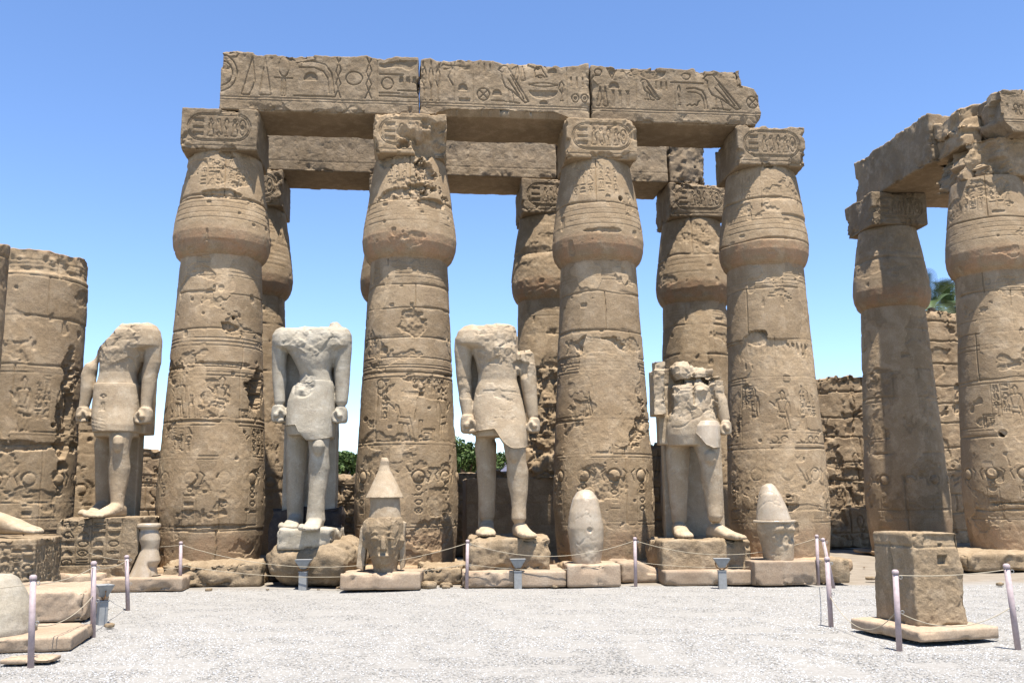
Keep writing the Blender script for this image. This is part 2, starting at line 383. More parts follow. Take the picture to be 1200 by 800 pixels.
# ------------------------------------------------------------------ rough stone box with carved front
def rough_box(name, size, pos, rz=0.0, res=.05, mat=None, parent=None, rad=.016, amp=.01, freq=2.5, seed=1, chips=.05, pits=0.0,
              front=None, left=None, right=None, deform=None, fres=None, yres=None, origin='auto', smooth=True, zrough=None):
    """size (x, y, z); pos = centre of the bottom; front/left/right(U, V) -> height field in metres"""
    a = np.array(size) / 2.0
    fr = fres or res
    ax = [np.linspace(-a[0], a[0], max(4, int(size[0] / fr)) + 1), np.linspace(-a[1], a[1], max(3, int(size[1] / (yres or res))) + 1),
          np.linspace(-a[2], a[2], max(4, int(size[2] / fr)) + 1)]
    V, Q, n0 = [], [], 0; face_id = []
    for axis in range(3):
        i, j = [k for k in range(3) if k != axis]
        for sg in (-1, 1):
            gi, gj = np.meshgrid(ax[i], ax[j], indexing='ij')
            P = np.zeros(gi.shape + (3,)); P[..., i] = gi; P[..., j] = gj; P[..., axis] = sg * a[axis]
            ni, nj = gi.shape; idx = np.arange(ni * nj).reshape(ni, nj) + n0
            q = np.stack([idx[:-1, :-1], idx[1:, :-1], idx[1:, 1:], idx[:-1, 1:]], -1).reshape(-1, 4)
            if (sg > 0) == (axis == 1): q = q[:, ::-1]
            V.append(P.reshape(-1, 3)); Q.append(q); n0 += ni * nj; face_id += [(axis, sg, ni, nj)]
    H = []
    for (axis, sg, ni, nj), P in zip(face_id, V):
        h = np.zeros(ni * nj)
        fn = {(1, -1): front, (0, -1): left, (0, 1): right}.get((axis, sg))
        if fn:
            U_, V_ = (ax[0], ax[2] + a[2]) if axis == 1 else (ax[1], ax[2] + a[2])
            hh = fn(U_, V_)                   # (nv, nu)
            e = np.minimum.outer(np.minimum(V_ - V_[0], V_[-1] - V_), np.ones(len(U_)) * 9)
            eu = np.minimum(U_ - U_[0], U_[-1] - U_)[None]
            h = (hh * sstep(0, .03, np.minimum(e, eu))).T.ravel()
        H.append(h)
    V = np.concatenate(V); Q = np.concatenate(Q); H = np.concatenate(H)
    key = np.round(V * 20000).astype(np.int64)
    _, first, inv = np.unique(key, axis=0, return_index=True, return_inverse=True)
    inv = inv.ravel(); P = V[first]; Q = inv[Q]
    hh = np.zeros(len(P)); np.minimum.at(hh, inv, H); h2 = np.zeros(len(P)); np.maximum.at(h2, inv, H); hh = hh + h2
    r_ = min(rad, a.min() * .98)
    q = np.clip(P, -(a - r_), a - r_); n = P - q; ln = np.linalg.norm(n, axis=1, keepdims=True); n = n / np.maximum(ln, 1e-9)
    edge = np.sort(a - np.abs(P), axis=1)[:, 1]              # distance to the nearest edge
    P2 = q + n * r_
    W = P2 + seed * 3.7
    d = amp * fbm(W, freq, 4, seed) + amp * .35 * fbm(W, freq * 6, 3, seed + 9)
    if chips:
        ck = sstep(.10, .5, fbm(W, 2.2, 4, seed + 5)) * np.exp(-edge / .12); w_ = ck > .02
        d[w_] -= chips * ck[w_] * (1 + .9 * facets(W[w_], 5.0, seed))
    if pits: d = d - .7 * pits * sstep(.25, .5, fbm(W, 3.0, 5, seed + 31, .6)) * (1 + .5 * noise(W * 25, seed))
    P3 = P2 + n * (d + hh)[:, None]
    if deform is not None: P3 = deform(P3)
    P3[:, 2] += a[2]
    P3[:, 2] = np.where(P2[:, 2] <= -a[2] + 1e-3, np.maximum(P3[:, 2], 0.0) * .2, np.maximum(P3[:, 2], .001))
    Wd = P3 @ rotz(rz).T + np.array(pos, float)
    tn = .16 * noise(np.array([[seed * 1.7, .3, .4]]))[0] + .10 * fbm(W, .7, 2, seed + 50)
    if parent is None: return tone(make_mesh(name, Wd, Q, None, mat, None, smooth, origin=np.array(pos, float)), tn)
    return tone(make_mesh(name, Wd, Q, None, mat, parent, smooth), tn)
# ------------------------------------------------------------------ ground
def ground_mesh():
    xs = np.concatenate([-np.geomspace(1500, 26, 14), np.arange(-24, 24.01, .3), np.geomspace(26, 1500, 14)])
    ys = np.concatenate([[-1500, -400, -100, -30, -8], np.arange(0, 36.01, .3), np.geomspace(38, 2500, 16)])
    X, Y = np.meshgrid(xs, ys); Z = np.zeros_like(X)
    P = np.stack([X, Y, Z], -1)
    near = sstep(40, 30, np.abs(X)) * sstep(40, 34, Y)
    P[..., 2] = (.03 * noise(P * .5, 2) + .012 * noise(P * 1.9, 4) - .03) * near - .02 * (1 - near)
    m, n = X.shape; idx = np.arange(m * n).reshape(m, n)
    q = np.stack([idx[:-1, :-1], idx[:-1, 1:], idx[1:, 1:], idx[1:, :-1]], -1).reshape(-1, 4)
    return P.reshape(-1, 3), q
def gravel_mat():
    m = bpy.data.materials.new('gravel_ground'); t = nodes(m); N, L = t.nodes, t.links
    bs = N['Principled BSDF']; bs.inputs['Roughness'].default_value = .95; bs.inputs['Specular IOR Level'].default_value = .1
    g = N.new('ShaderNodeNewGeometry'); sp = N.new('ShaderNodeSeparateXYZ'); L.new(g.outputs['Position'], sp.inputs[0])
    nz = N.new('ShaderNodeTexNoise'); nz.inputs['Scale'].default_value = .9; nz.inputs['Detail'].default_value = 6; L.new(g.outputs['Position'], nz.inputs['Vector'])
    # the gravel ends in an uneven line along the foot of the monuments
    ad = N.new('ShaderNodeMath'); ad.operation = 'MULTIPLY_ADD'; L.new(nz.outputs[0], ad.inputs[0]); ad.inputs[1].default_value = 1.6; L.new(sp.outputs['Y'], ad.inputs[2])
    mr = N.new('ShaderNodeMapRange'); L.new(ad.outputs[0], mr.inputs['Value']); mr.inputs['From Min'].default_value = 18.4; mr.inputs['From Max'].default_value = 19.2
    vo = N.new('ShaderNodeTexVoronoi'); vo.inputs['Scale'].default_value = 26; L.new(g.outputs['Position'], vo.inputs['Vector'])
    cr = N.new('ShaderNodeValToRGB'); sx = N.new('ShaderNodeSeparateColor'); L.new(vo.outputs['Color'], sx.inputs[0]); L.new(sx.outputs[0], cr.inputs[0])
    cr.color_ramp.elements[0].color = (.220, .206, .184, 1); cr.color_ramp.elements[1].color = (.262, .248, .225, 1)
    n2 = N.new('ShaderNodeTexNoise'); n2.inputs['Scale'].default_value = 3; n2.inputs['Detail'].default_value = 8; L.new(g.outputs['Position'], n2.inputs['Vector'])
    c2 = N.new('ShaderNodeValToRGB'); L.new(n2.outputs[0], c2.inputs[0]); c2.color_ramp.elements[0].position = .3; c2.color_ramp.elements[1].position = .7
    c2.color_ramp.elements[0].color = (.18, .148, .11, 1); c2.color_ramp.elements[1].color = (.245, .208, .163, 1)
    mx = N.new('ShaderNodeMix'); mx.data_type = 'RGBA'; L.new(mr.outputs[0], mx.inputs['Factor'])
    L.new(cr.outputs[0], mx.inputs[6]); L.new(c2.outputs[0], mx.inputs[7]); L.new(mx.outputs[2], bs.inputs['Base Color'])
    bp = N.new('ShaderNodeBump'); bp.inputs['Strength'].default_value = .6; bp.inputs['Distance'].default_value = .02
    L.new(vo.outputs['Distance'], bp.inputs['Height']); bp.invert = True; L.new(bp.outputs[0], bs.inputs['Normal'])
    return m
gv, gq = ground_mesh()
tag(make_mesh('ground', gv, gq, None, gravel_mat(), None, True), 'pale gravel court with sandy earth along the monuments', 'ground', kind='structure')

def pebbles(n, seed):
    rs = np.random.RandomState(seed)
    t = rs.uniform(0, 1, n * 2)
    Y = 7.4 + 11.0 * t; X = rs.uniform(-1, 1, n * 2) * (Y * .62 + .6)
    keep = rs.uniform(0, 1, n * 2) < (9.5 / Y) ** .9
    edge = Y < 17.9 - .5 * noise(np.stack([X, Y, X * 0], -1) * .9, 5)
    k = np.where(keep & edge)[0][:n]; X, Y = X[k], Y[k]; n = len(X)
    P0 = np.stack([X, Y, X * 0], -1)
    Z = .03 * noise(P0 * .5, 2) + .012 * noise(P0 * 1.9, 4) - .03
    s = .006 + .009 * rs.beta(1.5, 3, n)
    base = np.array([[1, 0, 0], [-1, 0, 0], [0, 1, 0], [0, -1, 0], [0, 0, 1], [0, 0, -1]], float)
    T0 = np.array([[0,2,4],[2,1,4],[1,3,4],[3,0,4],[2,0,5],[1,2,5],[3,1,5],[0,3,5]])
    V = base[None] * (s[:, None, None] * np.stack([rs.uniform(.8, 1.5, n), rs.uniform(.7, 1.2, n), rs.uniform(.14, .26, n)], -1)[:, None, :])
    V = V + rs.uniform(-.25, .25, V.shape) * s[:, None, None] * np.array([1, 1, .12])
    an = rs.uniform(0, 6.28, n); c, q = np.cos(an)[:, None], np.sin(an)[:, None]
    V = np.stack([V[..., 0] * c - V[..., 1] * q, V[..., 0] * q + V[..., 1] * c, V[..., 2]], -1)
    V = V + np.stack([X, Y, Z + s * .10], -1)[:, None, :]
    tn = np.clip(rs.uniform(0, 1, n) * .75 + .125 + .15 * fbm(np.stack([X, Y * .6, X * 0], -1), .45, 3, 12), 0, 1)
    T = (T0[None] + (np.arange(n) * 6)[:, None, None]).reshape(-1, 3)
    return V.reshape(-1, 3), T, np.repeat(tn, 6)
pm = bpy.data.materials.new('pebble'); t = nodes(pm); bs = t.nodes['Principled BSDF']; bs.inputs['Roughness'].default_value = .85; bs.inputs['Specular IOR Level'].default_value = .2
at = t.nodes.new('ShaderNodeAttribute'); at.attribute_name = 'tone'; cr = t.nodes.new('ShaderNodeValToRGB'); t.links.new(at.outputs['Fac'], cr.inputs[0])
for e_, p_, c_ in zip([cr.color_ramp.elements[0], cr.color_ramp.elements[1], cr.color_ramp.elements.new(.12), cr.color_ramp.elements.new(.55)], (0, 1, .12, .55),
                      ((.185, .17, .148, 1), (.280, .267, .244, 1), (.228, .215, .193, 1), (.25, .237, .214, 1))):
    e_.color = c_
t.links.new(cr.outputs[0], bs.inputs['Base Color'])
pv, pt, pr = pebbles(120000, 3)
po = make_mesh('gravel', pv, None, pt, pm, None, True)
atr = po.data.attributes.new('tone', 'FLOAT', 'POINT'); atr.data.foreach_set('value', pr)
tag(po, 'loose pale grey gravel scattered over the open court', 'gravel', kind='stuff')

# ------------------------------------------------------------------ papyrus bud columns
SH = [(-.05, .99), (.3, 1.02), (.9, 1.08), (1.5, 1.10), (2.5, 1.065), (4, .985), (5.5, .91), (6.7, .855), (7.1, .83)]
BUD = [(6.74, .85), (6.77, .89), (6.83, .945), (6.93, .99), (7.06, 1.025), (7.25, 1.04), (7.55, 1.015), (8.0, .95), (8.5, .88), (9.0, .80), (9.06, .785)]
def prof(tab, z):
    t = np.array(tab); return np.interp(z, t[:, 0], t[:, 1])
def angles(nf, nb):
    a = np.linspace(-105, 105, nf); b = np.linspace(105, 255, nb + 1)[1:-1]
    return np.radians(np.concatenate([a, b]))
def rev(name, c, zs, R, ang, H, phi, mat, parent, cap=True):
    """revolved surface with displacement; cap closes both ends"""
    r = R[:, None] + H
    X = c[0] + r * np.sin(phi + ang)[None]; Y = c[1] - r * np.cos(phi + ang)[None]; Z = zs[:, None] + 0 * r if zs.ndim == 1 else zs
    V = np.stack([X, Y, Z], -1); m, n = X.shape
    idx = np.arange(m * n).reshape(m, n); nx = np.roll(idx, -1, 1)
    Q = np.stack([idx[:-1], nx[:-1], nx[1:], idx[1:]], -1).reshape(-1, 4)
    Vf = V.reshape(-1, 3); T = None
    if cap:
        Vf = np.concatenate([Vf, V[0].mean(0)[None], V[-1].mean(0)[None]]); k = m * n
        T = np.concatenate([np.stack([nx[0], idx[0], np.full(n, k)], 1), np.stack([idx[-1], nx[-1], np.full(n, k + 1)], 1)])
    return make_mesh(name, Vf, Q, T, mat, parent, True)
def joint(H, U, Z, P, zj, seed, d=.028, w=.012, chip=.5, phase=0):
    """a worn bed joint all round the drum, with bites out of its lips"""
    n1 = noise(P * np.array([1.6, 1.6, 0]) + seed, seed); zl = zj + .035 * n1
    dz = Z - zl
    H -= d * (.55 + .45 * sstep(-.4, .4, fbm(P, 2.3, 3, seed + 9))) * np.exp(-(dz / (w * (1 + .5 * n1))) ** 2)
    n2 = sstep(.05, .6, fbm(P * np.array([1, 1, .35]), 2.6, 4, seed + 4)) * chip
    H -= .045 * n2 * sstep(.16 * n2 + .02, 0, np.abs(dz + .05 * n1))
    H += .009 * np.where(dz > 0, noise(P * .7 * np.array([1, 1, 0]), seed + 7), 0) * sstep(.9, .1, dz)
def weather(P, seed, spall=.33, amp=1.0, spd=.016):
    H = amp * (.012 * fbm(P, .8, 2, seed) + .0028 * fbm(P, 6, 4, seed + 2, .6))
    f = fbm(P * np.array([1, 1, 1.5]), 1.1, 5, seed + 11, .55)
    s = sstep(spall, spall + .05, f)
    H -= s * (spd + .006 * fbm(P, 14, 2, seed + 3))
    H -= .022 * sstep(.80, .83, noise(P * 5.0, seed + 21))
    return H
def column(name, c, seed, label, group, joints, bjoints=(7.98,), res=.0125, carve=None, bcarve=None, acarve=None, top=None, extra=None,
           spall=.64, fp=True, mat=None, amat=None, ab_deform=None, z0=.28, ab_size=(1.62, 1.66), beff=None, discs=2.06, chip=.28, rz=.1, foot=True, tab=None):
    mat = mat or M_col
    rnd = random.Random(seed)
    t = thing(name, (c[0], c[1], 0), label, 'column', group)
    phi = math.atan2(-c[0], c[1])
    nf = int(2 * 1.83 * 1.02 / res); ang = angles(nf, max(20, nf // 6))
    ztop = 6.98 if top is None else top
    zs = np.arange(z0, ztop, res); zs = np.append(zs, ztop)
    R = prof(tab or SH, zs)
    Zg = zs[:, None] + 0 * ang[None]; ua = ang[None] + 0 * zs[:, None]
    P = np.stack([c[0] + R[:, None] * np.sin(phi + ua), c[1] - R[:, None] * np.cos(phi + ua), Zg], -1)
    H = weather(P, seed, spall)
    for k, zj in enumerate(joints): joint(H, ua, Zg, P, zj, seed * 5 + k, chip=chip)
    vj = Relief(ang * 1.0, zs, .014, .035)
    lv = [z0] + sorted(joints) + [ztop]
    for k, (a, b) in enumerate(zip(lv[:-1], lv[1:])):
        if rnd.random() < .8:
            x = rnd.uniform(-.9, .9); vj.path([(x, a), (x + rnd.uniform(-.03, .03), (a + b) / 2), (x + rnd.uniform(-.04, .04), b)])
    if fp:
        for z in (6.28, 6.36, 6.44, 6.52): vj.seg((-1.6, z), (1.6, z), .010, .008)
    Rf = Relief(ang * 1.0, zs, .0165, .019)
    if discs:
        for i in range(-2, 3):
            u = i * .62 + seed % 3 * .11
            Rf.boss((u, discs), .13, .035); Rf.ell((u, discs - .22), .05); 
            Rf.path([(u - .2, discs - .12), (u - .26, discs + .05), (u - .18, discs + .12)], .014); Rf.path([(u + .2, discs - .12), (u + .26, discs + .05), (u + .18, discs + .12)], .014)
            Rf.path([(u - .12, discs - .3), (u - .14, discs - .95), (u + .14, discs - .95), (u + .12, discs - .3)], .012, .012)
            y = discs - .4
            for kk in range(3): glyph(Rf, rnd.choice(SMALL), u - .08, y - kk * .17, .16, .11)
        Rf.seg((-1.7, discs - 1.02), (1.7, discs - 1.02), .012, .014)
    if carve: carve(Rf, rnd)
    fade = 1 - .7 * sstep(.3, .65, fbm(P, 1.3, 3, seed + 40))      # worn-away patches of the relief
    H += Rf.H * fade + vj.H
    if extra: H += extra(ua, Zg, P)
    ztab = Zg
    if top is not None:      # ragged break
        n_ = fbm(P * np.array([1, 1, 0]), 1.5, 3, seed + 60)
        ztab = np.where(Zg > top - .35, Zg + (Zg - top + .35) / .35 * (.10 * n_ - .02), Zg)
    pa = sstep(.44, .46, fbm(P * np.array([1, 1, .8]), 1.0, 4, seed + 80, .55))      # pale repair plaster, trowelled smooth
    H = H * (1 - .85 * pa) + .004 * pa * fbm(P, 9, 2, 4)
    dr = np.zeros_like(Zg)
    for k, zj in enumerate(sorted(joints)): dr = np.where(Zg > zj, ((seed * 7 + k * 5) % 11) / 11 - .5, dr)
    tone(rev('shaft', c, ztab, R, ang, H, phi, mat, t), .20 * dr + .20 * pa + .10 * fbm(P, .6, 2, seed + 5))
    if foot:
        rough_box('base', (2.25, 2.25, z0 + .02), (c[0], c[1], 0), rz, .12, mat, t, rad=.05, amp=.03, seed=seed)
    if top is not None: return t
    # bud capital
    zb = np.arange(6.72, 9.06, res); R = prof(BUD, np.maximum(zb, 6.74)); Zg = zb[:, None] + 0 * ang[None]; ua = ang[None] + 0 * zb[:, None]
    P = np.stack([c[0] + R[:, None] * np.sin(phi + ua), c[1] - R[:, None] * np.cos(phi + ua), Zg], -1)
    H = weather(P, seed + 3, spall)
    for k, zj in enumerate(bjoints): joint(H, ua, Zg, P, zj, seed * 7 + k, .04, .017, chip)
    Rf = Relief(ang * 1.0, zb, .015, .014)
    if bcarve: bcarve(Rf, rnd)
    else:
        Rf.seg((0, 8.02), (0, 9.05), .014, .04)
        text_columns(Rf, -.62, -.04, 8.2, 8.85, .20, rnd); text_columns(Rf, .04, .62, 8.2, 8.85, .20, rnd)
        for z in (7.5, 7.62, 7.74, 7.86): Rf.seg((-1.6, z), (1.6, z), .010, .008)
    fade = 1 - .75 * sstep(.2, .5, fbm(P, 1.5, 3, seed + 41))
    H += Rf.H * fade
    if beff is not None: H += beff(ua, Zg, P)
    tone(rev('capital', c, zb, R, ang, H, phi, mat, t), .10 * fbm(P, .6, 2, seed + 6) - .04)
    ac = acarve or (lambda U, V: _cart(U, V, random.Random(seed)))
    rough_box('abacus', (ab_size[0], ab_size[1], .95), (c[0], c[1], 9.05), rz, .05, amat or M_beam, t, rad=.04, amp=.012, seed=seed, chips=.11, front=ac, fres=.012, yres=.06, deform=ab_deform)
    return t
def _cart(U, V, rnd):
    R = Relief(U, V, .016, .02); cartouche(R, U[0] + .14, U[-1] - .14, V[0] + .2, V[-1] - .13, rnd); R.seg((U[0], .1), (U[-1], .1), .012, .01)
    return R.H
def scene(R, z0, z1, x0, x1, rnd, layout):
    h = z1 - z0
    R.seg((x0, z0), (x1, z0), .014, .012); R.seg((x0, z0 - .07), (x1, z0 - .07), .012, .008)
    R.seg((x0, z1), (x1, z1), .014, .012); R.seg((x0, z1 + .07), (x1, z1 + .07), .012, .008)
    for (k, x, w, hh, fl) in layout:
        if k == 'text': text_columns(R, x, x + w, z0 + h * hh, z1 - .03, .17, rnd)
        else: glyph(R, k, x, z0 + .02, w, hh * h, fl)
ROWD = np.array([math.cos(.1), math.sin(.1)])
FR = 'papyrus bud columns of the front row'; BK = 'papyrus bud columns of the rear row'
front = [(-6.37, 20.0), (-2.28, 20.33), (1.97, 20.72), (5.92, 21.26)]
# each: joint heights
def hole(u, z, r, d=.15): return lambda ua, Z, P: -d * sstep(1, .6, np.hypot(ua - u, (Z - z)) / r)
def many(*f): return lambda ua, Z, P: sum(g(ua, Z, P) for g in f)
def scar(u, z, ru, rz_, d=.09, seed=1, wild=.42):
    """a ragged bite out of the face"""
    def g(ua, Z, P):
        q = np.hypot((ua - u) / ru, (Z - z) / rz_) * .9 + wild * fbm(P, 2.4, 5, seed, .6)
        m = q < 1.05; f = np.zeros(q.shape); f[m] = facets(P[m], 6.0, seed)
        return -(d + .45 * d * f + .01 * fbm(P, 12, 2, seed + 1)) * sstep(1, .85, q)
    return g
sc1 = lambda R, rnd: (scene(R, 3.28, 4.15, -1.5, 1.5, rnd, [('king', -1.0, .42, .95, False), ('jars', -.55, .35, .5, False), ('king', -.1, .45, .95, False), ('throne', .5, .3, .4, False), ('king', .75, .42, .95, True)]),
                      scene(R, 2.5, 3.12, -1.5, 1.5, rnd, [('text', -1.1, .7, 0, False), ('legs', .1, .3, .8, False), ('king', .42, .28, .9, True), ('text', .8, .5, .0, False)]),
                      [R.seg((-1.6, z), (1.6, z), .013, .012) for z in (4.78, 4.86, 4.94)])
column('column', front[0], 11, 'tallest-looking front column at the left end, under the left end of the inscribed lintel', FR,
       [1.02, 3.2, 4.33, 5.12, 5.92], (7.95, 8.0), carve=sc1,
       extra=many(hole(.02, 6.0, .085), hole(-.36, 5.45, .04), hole(.33, 5.38, .045), scar(.22, 5.18, .2, .12, .08, 3), hole(.45, 2.45, .05), hole(.2, 1.75, .07, .05),
                  scar(.95, 3.85, .22, .45, .22, 5), scar(.1, 1.1, .9, .04, .03, 6), hole(.62, 3.0, .04), scar(0, 4.4, .7, .04, .03, 8)),
       beff=many(scar(-.1, 8.05, .5, .08, .06, 2), scar(0, 8.95, .2, .1, .08, 3)))
sc2 = lambda R, rnd: (scene(R, 2.78, 4.12, -1.55, 1.55, rnd, [('staff', -.78, .16, .85, False), ('city', -.74, .18, .0, False), ('king', -.34, .58, .80, False), ('throne', .24, .34, .38, True), ('king', .60, .45, .85, True), ('text', .06, .5, .76, False), ('text', -.58, .18, .35, False)]),
                      [R.seg((-1.6, z), (1.6, z), .013, .012) for z in (4.32, 4.38, 4.54)],
                      R.ell((-.62, 3.98), .1), R.fill([(-.15, 3.72), (.35, 3.72), (.35, 3.8), (-.15, 3.82)], .05))
def ab2(P):      # left half of the abacus broken back
    n = fbm(P, 3.5, 4, 77)
    x, y, z = P[:, 0], P[:, 1], P[:, 2]
    P[:, 1] = np.where(y < 0, np.maximum(y, -.87 + .32 * sstep(-.35, .1, x + .3 * n) * sstep(.4, -.25, z + .3 * n) + .05 * n * sstep(-.5, 0, x)), y)
    P[:, 0] = np.where(x > 0, np.minimum(x, .82 + .08 * n), np.maximum(x, -.80 + .05 * n + .1 * sstep(-.2, -.47, z)))
    return P
column('column', front[1], 23, 'second front column from the left, with a torn broken capital beside the tall pointed crown', FR,
       [4.22, 4.98, 5.62, 6.13], (8.0,), carve=sc2, ab_deform=ab2, amat=M_col,
       extra=many(scar(.1, 5.35, .26, .28, .03, 9), scar(.55, .9, .5, .3, .03, 4), hole(-.55, 6.3, .03)),
       beff=many(scar(.28, 8.6, .34, .34, .14, 5, .8), scar(.35, 8.3, .4, .08, .10, 25), scar(.1, 8.1, .8, .10, .07, 7, .7), scar(-.2, 9.0, .7, .2, .09, 12, .7), scar(.45, 7.95, .4, .1, .08, 15)))
sc3 = lambda R, rnd: (scene(R, 3.3, 4.25, -1.55, 1.55, rnd, [('king', -.5, .38, .9, False), ('legs', -.05, .4, .85, True), ('text', .4, .5, .35, False), ('king', .55, .35, .8, True)]),
                      scene(R, 2.5, 3.2, -1.55, 1.55, rnd, [('text', -.6, .3, .0, False), ('throne', -.25, .45, .75, False), ('square', -.05, .22, .42, False), ('text', .32, .55, .1, False)]),
                      [R.seg((-1.6, z), (1.6, z), .013, .012) for z in (4.38, 4.46)])
def ab3(P):
    n = fbm(P, 2.5, 4, 31); x, z = P[:, 0], P[:, 2]
    P[:, 0] = np.where(x > .4, np.minimum(x, .86 - .14 * sstep(.1, .35, z + .1 * n) + .03 * n), x)
    P[:, 2] = np.where(z < 0, np.maximum(z, -.475 + .18 * sstep(.2, .9, x + .2 * n) * sstep(.1, .4, n + .3)), z)
    return P
column('column', front[2], 35, 'third front column from the left, standing behind the smooth egg-shaped stone', FR,
       [3.22, 4.6, 5.15, 6.0], (8.02,), carve=sc3, ab_deform=ab3, amat=M_col,
       extra=many(scar(.0, 4.85, .55, .16, .05, 5), scar(.75, 3.1, .3, .5, .05, 8), hole(.3, 2.72, .08, .04), scar(-.1, 1.9, .5, .3, .025, 19)),
       beff=many(hole(.62, 8.12, .07), scar(.05, 7.35, .45, .05, .04, 3)))
sc4 = lambda R, rnd: (scene(R, 3.0, 4.05, -1.55, 1.55, rnd, [('text', -.7, .3, .5, False), ('king', -.55, .3, .9, False), ('king', .0, .42, .8, False), ('text', .6, .5, .3, False), ('king', .5, .3, .8, True)]),
                      [R.seg((-1.6, z), (1.6, z), .016, .02) for z in (2.72, 2.62)],
                      [R.fill([(u, 4.62), (u + .06, 4.66), (u + .05, 4.9), (u - .02, 4.93)], .035) for u in np.arange(-.5, 1.5, .13)],
                      [R.fill([(u, 4.36), (u + .05, 4.38), (u + .05, 4.5), (u, 4.52)], .03) for u in np.arange(-.6, 1.5, .17)],
                      [R.ell((u, 2.80), .07) for u in np.arange(-.4, 1.2, .2)])
column('column', front[3], 47, 'right-hand front column with a square abacus free of the lintel end', FR,
       [1.3, 2.6, 4.18, 5.02, 6.2], (7.28, 8.25), carve=sc4,
       extra=many(lambda ua, Z, P: .03 * sstep(.44, .40, ua) * sstep(4.98, 5.0, Z) * (Z < 7), scar(-.33, 5.08, .22, .14, .09, 5), hole(-.3, 2.78, .05), hole(.2, 1.6, .05), hole(.15, 1.4, .05), scar(.3, 1.35, .5, .07, .05, 4)),
       beff=many(lambda ua, Z, P: -.03 * sstep(.44, .48, ua) * sstep(7.9, 7.85, Z), scar(.25, 9.03, .2, .05, .1, 3)))

BD = np.array([-.5, 4.0])
ncr = lambda R, rnd: (scene(R, 3.3, 4.2, -1.3, 1.3, rnd, [('text', -.9, .5, .1, False), ('king', -.2, .4, .9, False), ('text', .4, .6, .2, False)]), scene(R, 2.4, 3.0, -1.3, 1.3, rnd, [('text', -1.0, 1.9, .1, False)]))
back = [(-6.75, 23.75), (-2.95, 24.2), (1.02, 24.75), (5.02, 25.2)]
column('column', back[0], 51, 'rear column mostly hidden behind the leftmost front column', BK, [1.8, 3.5, 4.8, 6.0], (8.1,), .03, ncr, rz=.1)
column('column', back[1], 53, 'rear column almost entirely hidden behind the second front column', BK, [1.8, 3.5, 4.8, 6.0], (8.1,), .05, ncr, rz=.1)
column('column', back[2], 57, 'rear column with a rough pitted shaft between the second and third front columns, set on smooth new blocks', BK,
       [3.9, 4.9, 5.8], (8.0,), .024, ncr, rz=.1, spall=.05, z0=2.1, chip=1.0, discs=None, foot=False,
       extra=lambda ua, Z, P: -.10 * sstep(-.05, .35, fbm(P, 2.6, 5, 5, .6)) * sstep(5.4, 4.6, Z) + .06 * fbm(P, 4, 4, 9) * sstep(5.2, 4.4, Z))
column('column', back[3], 59, 'rear column behind the statue with the shattered chest', BK, [1.9, 3.5, 5.3, 6.1], (8.0,), .026, ncr, rz=.1)
# broken shafts at the left
column('broken_column', (-10.17, 19.6), 61, 'broken column shaft with a pitted top edge rising left of the first statue', 'column stumps on the left', [1.0, 2.75, 4.35, 5.35, 6.2], (), .02,
       lambda R, rnd: (scene(R, 3.0, 4.2, -1.4, 1.5, rnd, [('king', -.3, .4, .9, False), ('king', .5, .4, .9, True), ('text', .1, .3, .2, False)]), scene(R, 1.3, 1.6, -1.4, 1.4, rnd, [])),
       top=6.72, extra=many(lambda ua, Z, P: -(.045 + .03 * noise(P * 9, 4)) * sstep(6.25, 6.32, Z) * sstep(6.8, 6.7, Z), hole(-.75, 5.85, .06), hole(.5, 3.15, .05), scar(.75, 3.2, .2, 1.1, .12, 6), scar(0, 2.72, 1.2, .1, .06, 2)), rz=.1, spall=.5, tab=[(0, 1.0), (7, 1.0)])
column('broken_column', (-9.75, 15.6), 63, 'broken column shaft cut by the left edge of the picture', 'column stumps on the left', [2.4, 3.6, 4.9, 5.8], (), .03,
       None, top=6.0, rz=.1, spall=.4, tab=[(0, 1.0), (7, 1.0)])
column('broken_column', (-10.95, 23.4), 65, 'low stump of a rear column in the gap between the left broken shaft and the first statue', 'column stumps on the left', [1.5, 2.75, 3.3], (), .03,
       None, top=3.85, rz=.1, spall=.4, discs=1.9)
# right-hand group
def ab5(P):
    n = fbm(P, 2.5, 4, 35); x, y, z = P[:, 0], P[:, 1], P[:, 2]
    P[:, 1] = np.where(y < 0, np.maximum(y, -.80 + .45 * sstep(.05, -.5, x + .3 * n) + .06 * n), y)
    P[:, 0] = np.where(x < 0, np.maximum(x, -.62 + .25 * n + .25 * sstep(-.1, .45, z)), x)
    return P
sc6 = lambda R, rnd: (scene(R, 3.1, 4.1, -1.55, 1.55, rnd, [('text', -.3, .4, .3, False), ('king', .0, .42, .9, False), ('king', .5, .4, .9, True), ('throne', -.5, .4, .6, False)]), [R.seg((-1.6, z), (1.6, z), .014, .014) for z in (4.9, 5.0, 5.6)])
GR = 'papyrus bud columns of the right-hand wing'
column('column', (11.62, 22.0), 71, 'large column cropped by the right edge with a splintered abacus', GR, [1.25, 2.9, 4.2, 5.3, 6.25], (8.0,), carve=sc6, ab_deform=ab5, amat=M_col, rz=.1,
       extra=many(hole(-.12, 2.95, .10, .25), scar(.35, 2.95, .35, .3, .04, 2), scar(.5, 2.0, .3, .1, .07, 4), scar(.2, 1.4, .5, .05, .05, 5)),
       beff=many(scar(0, 8.7, .5, .3, .03, 6)))
column('column', (10.82, 26.1), 73, 'shaded column in the right-hand wing, behind the free-standing stone block', GR, [1.2, 2.7, 4.2, 5.0, 6.1], (8.1,), .024, sc6, rz=.1, z0=.1, spall=.45, discs=2.0)

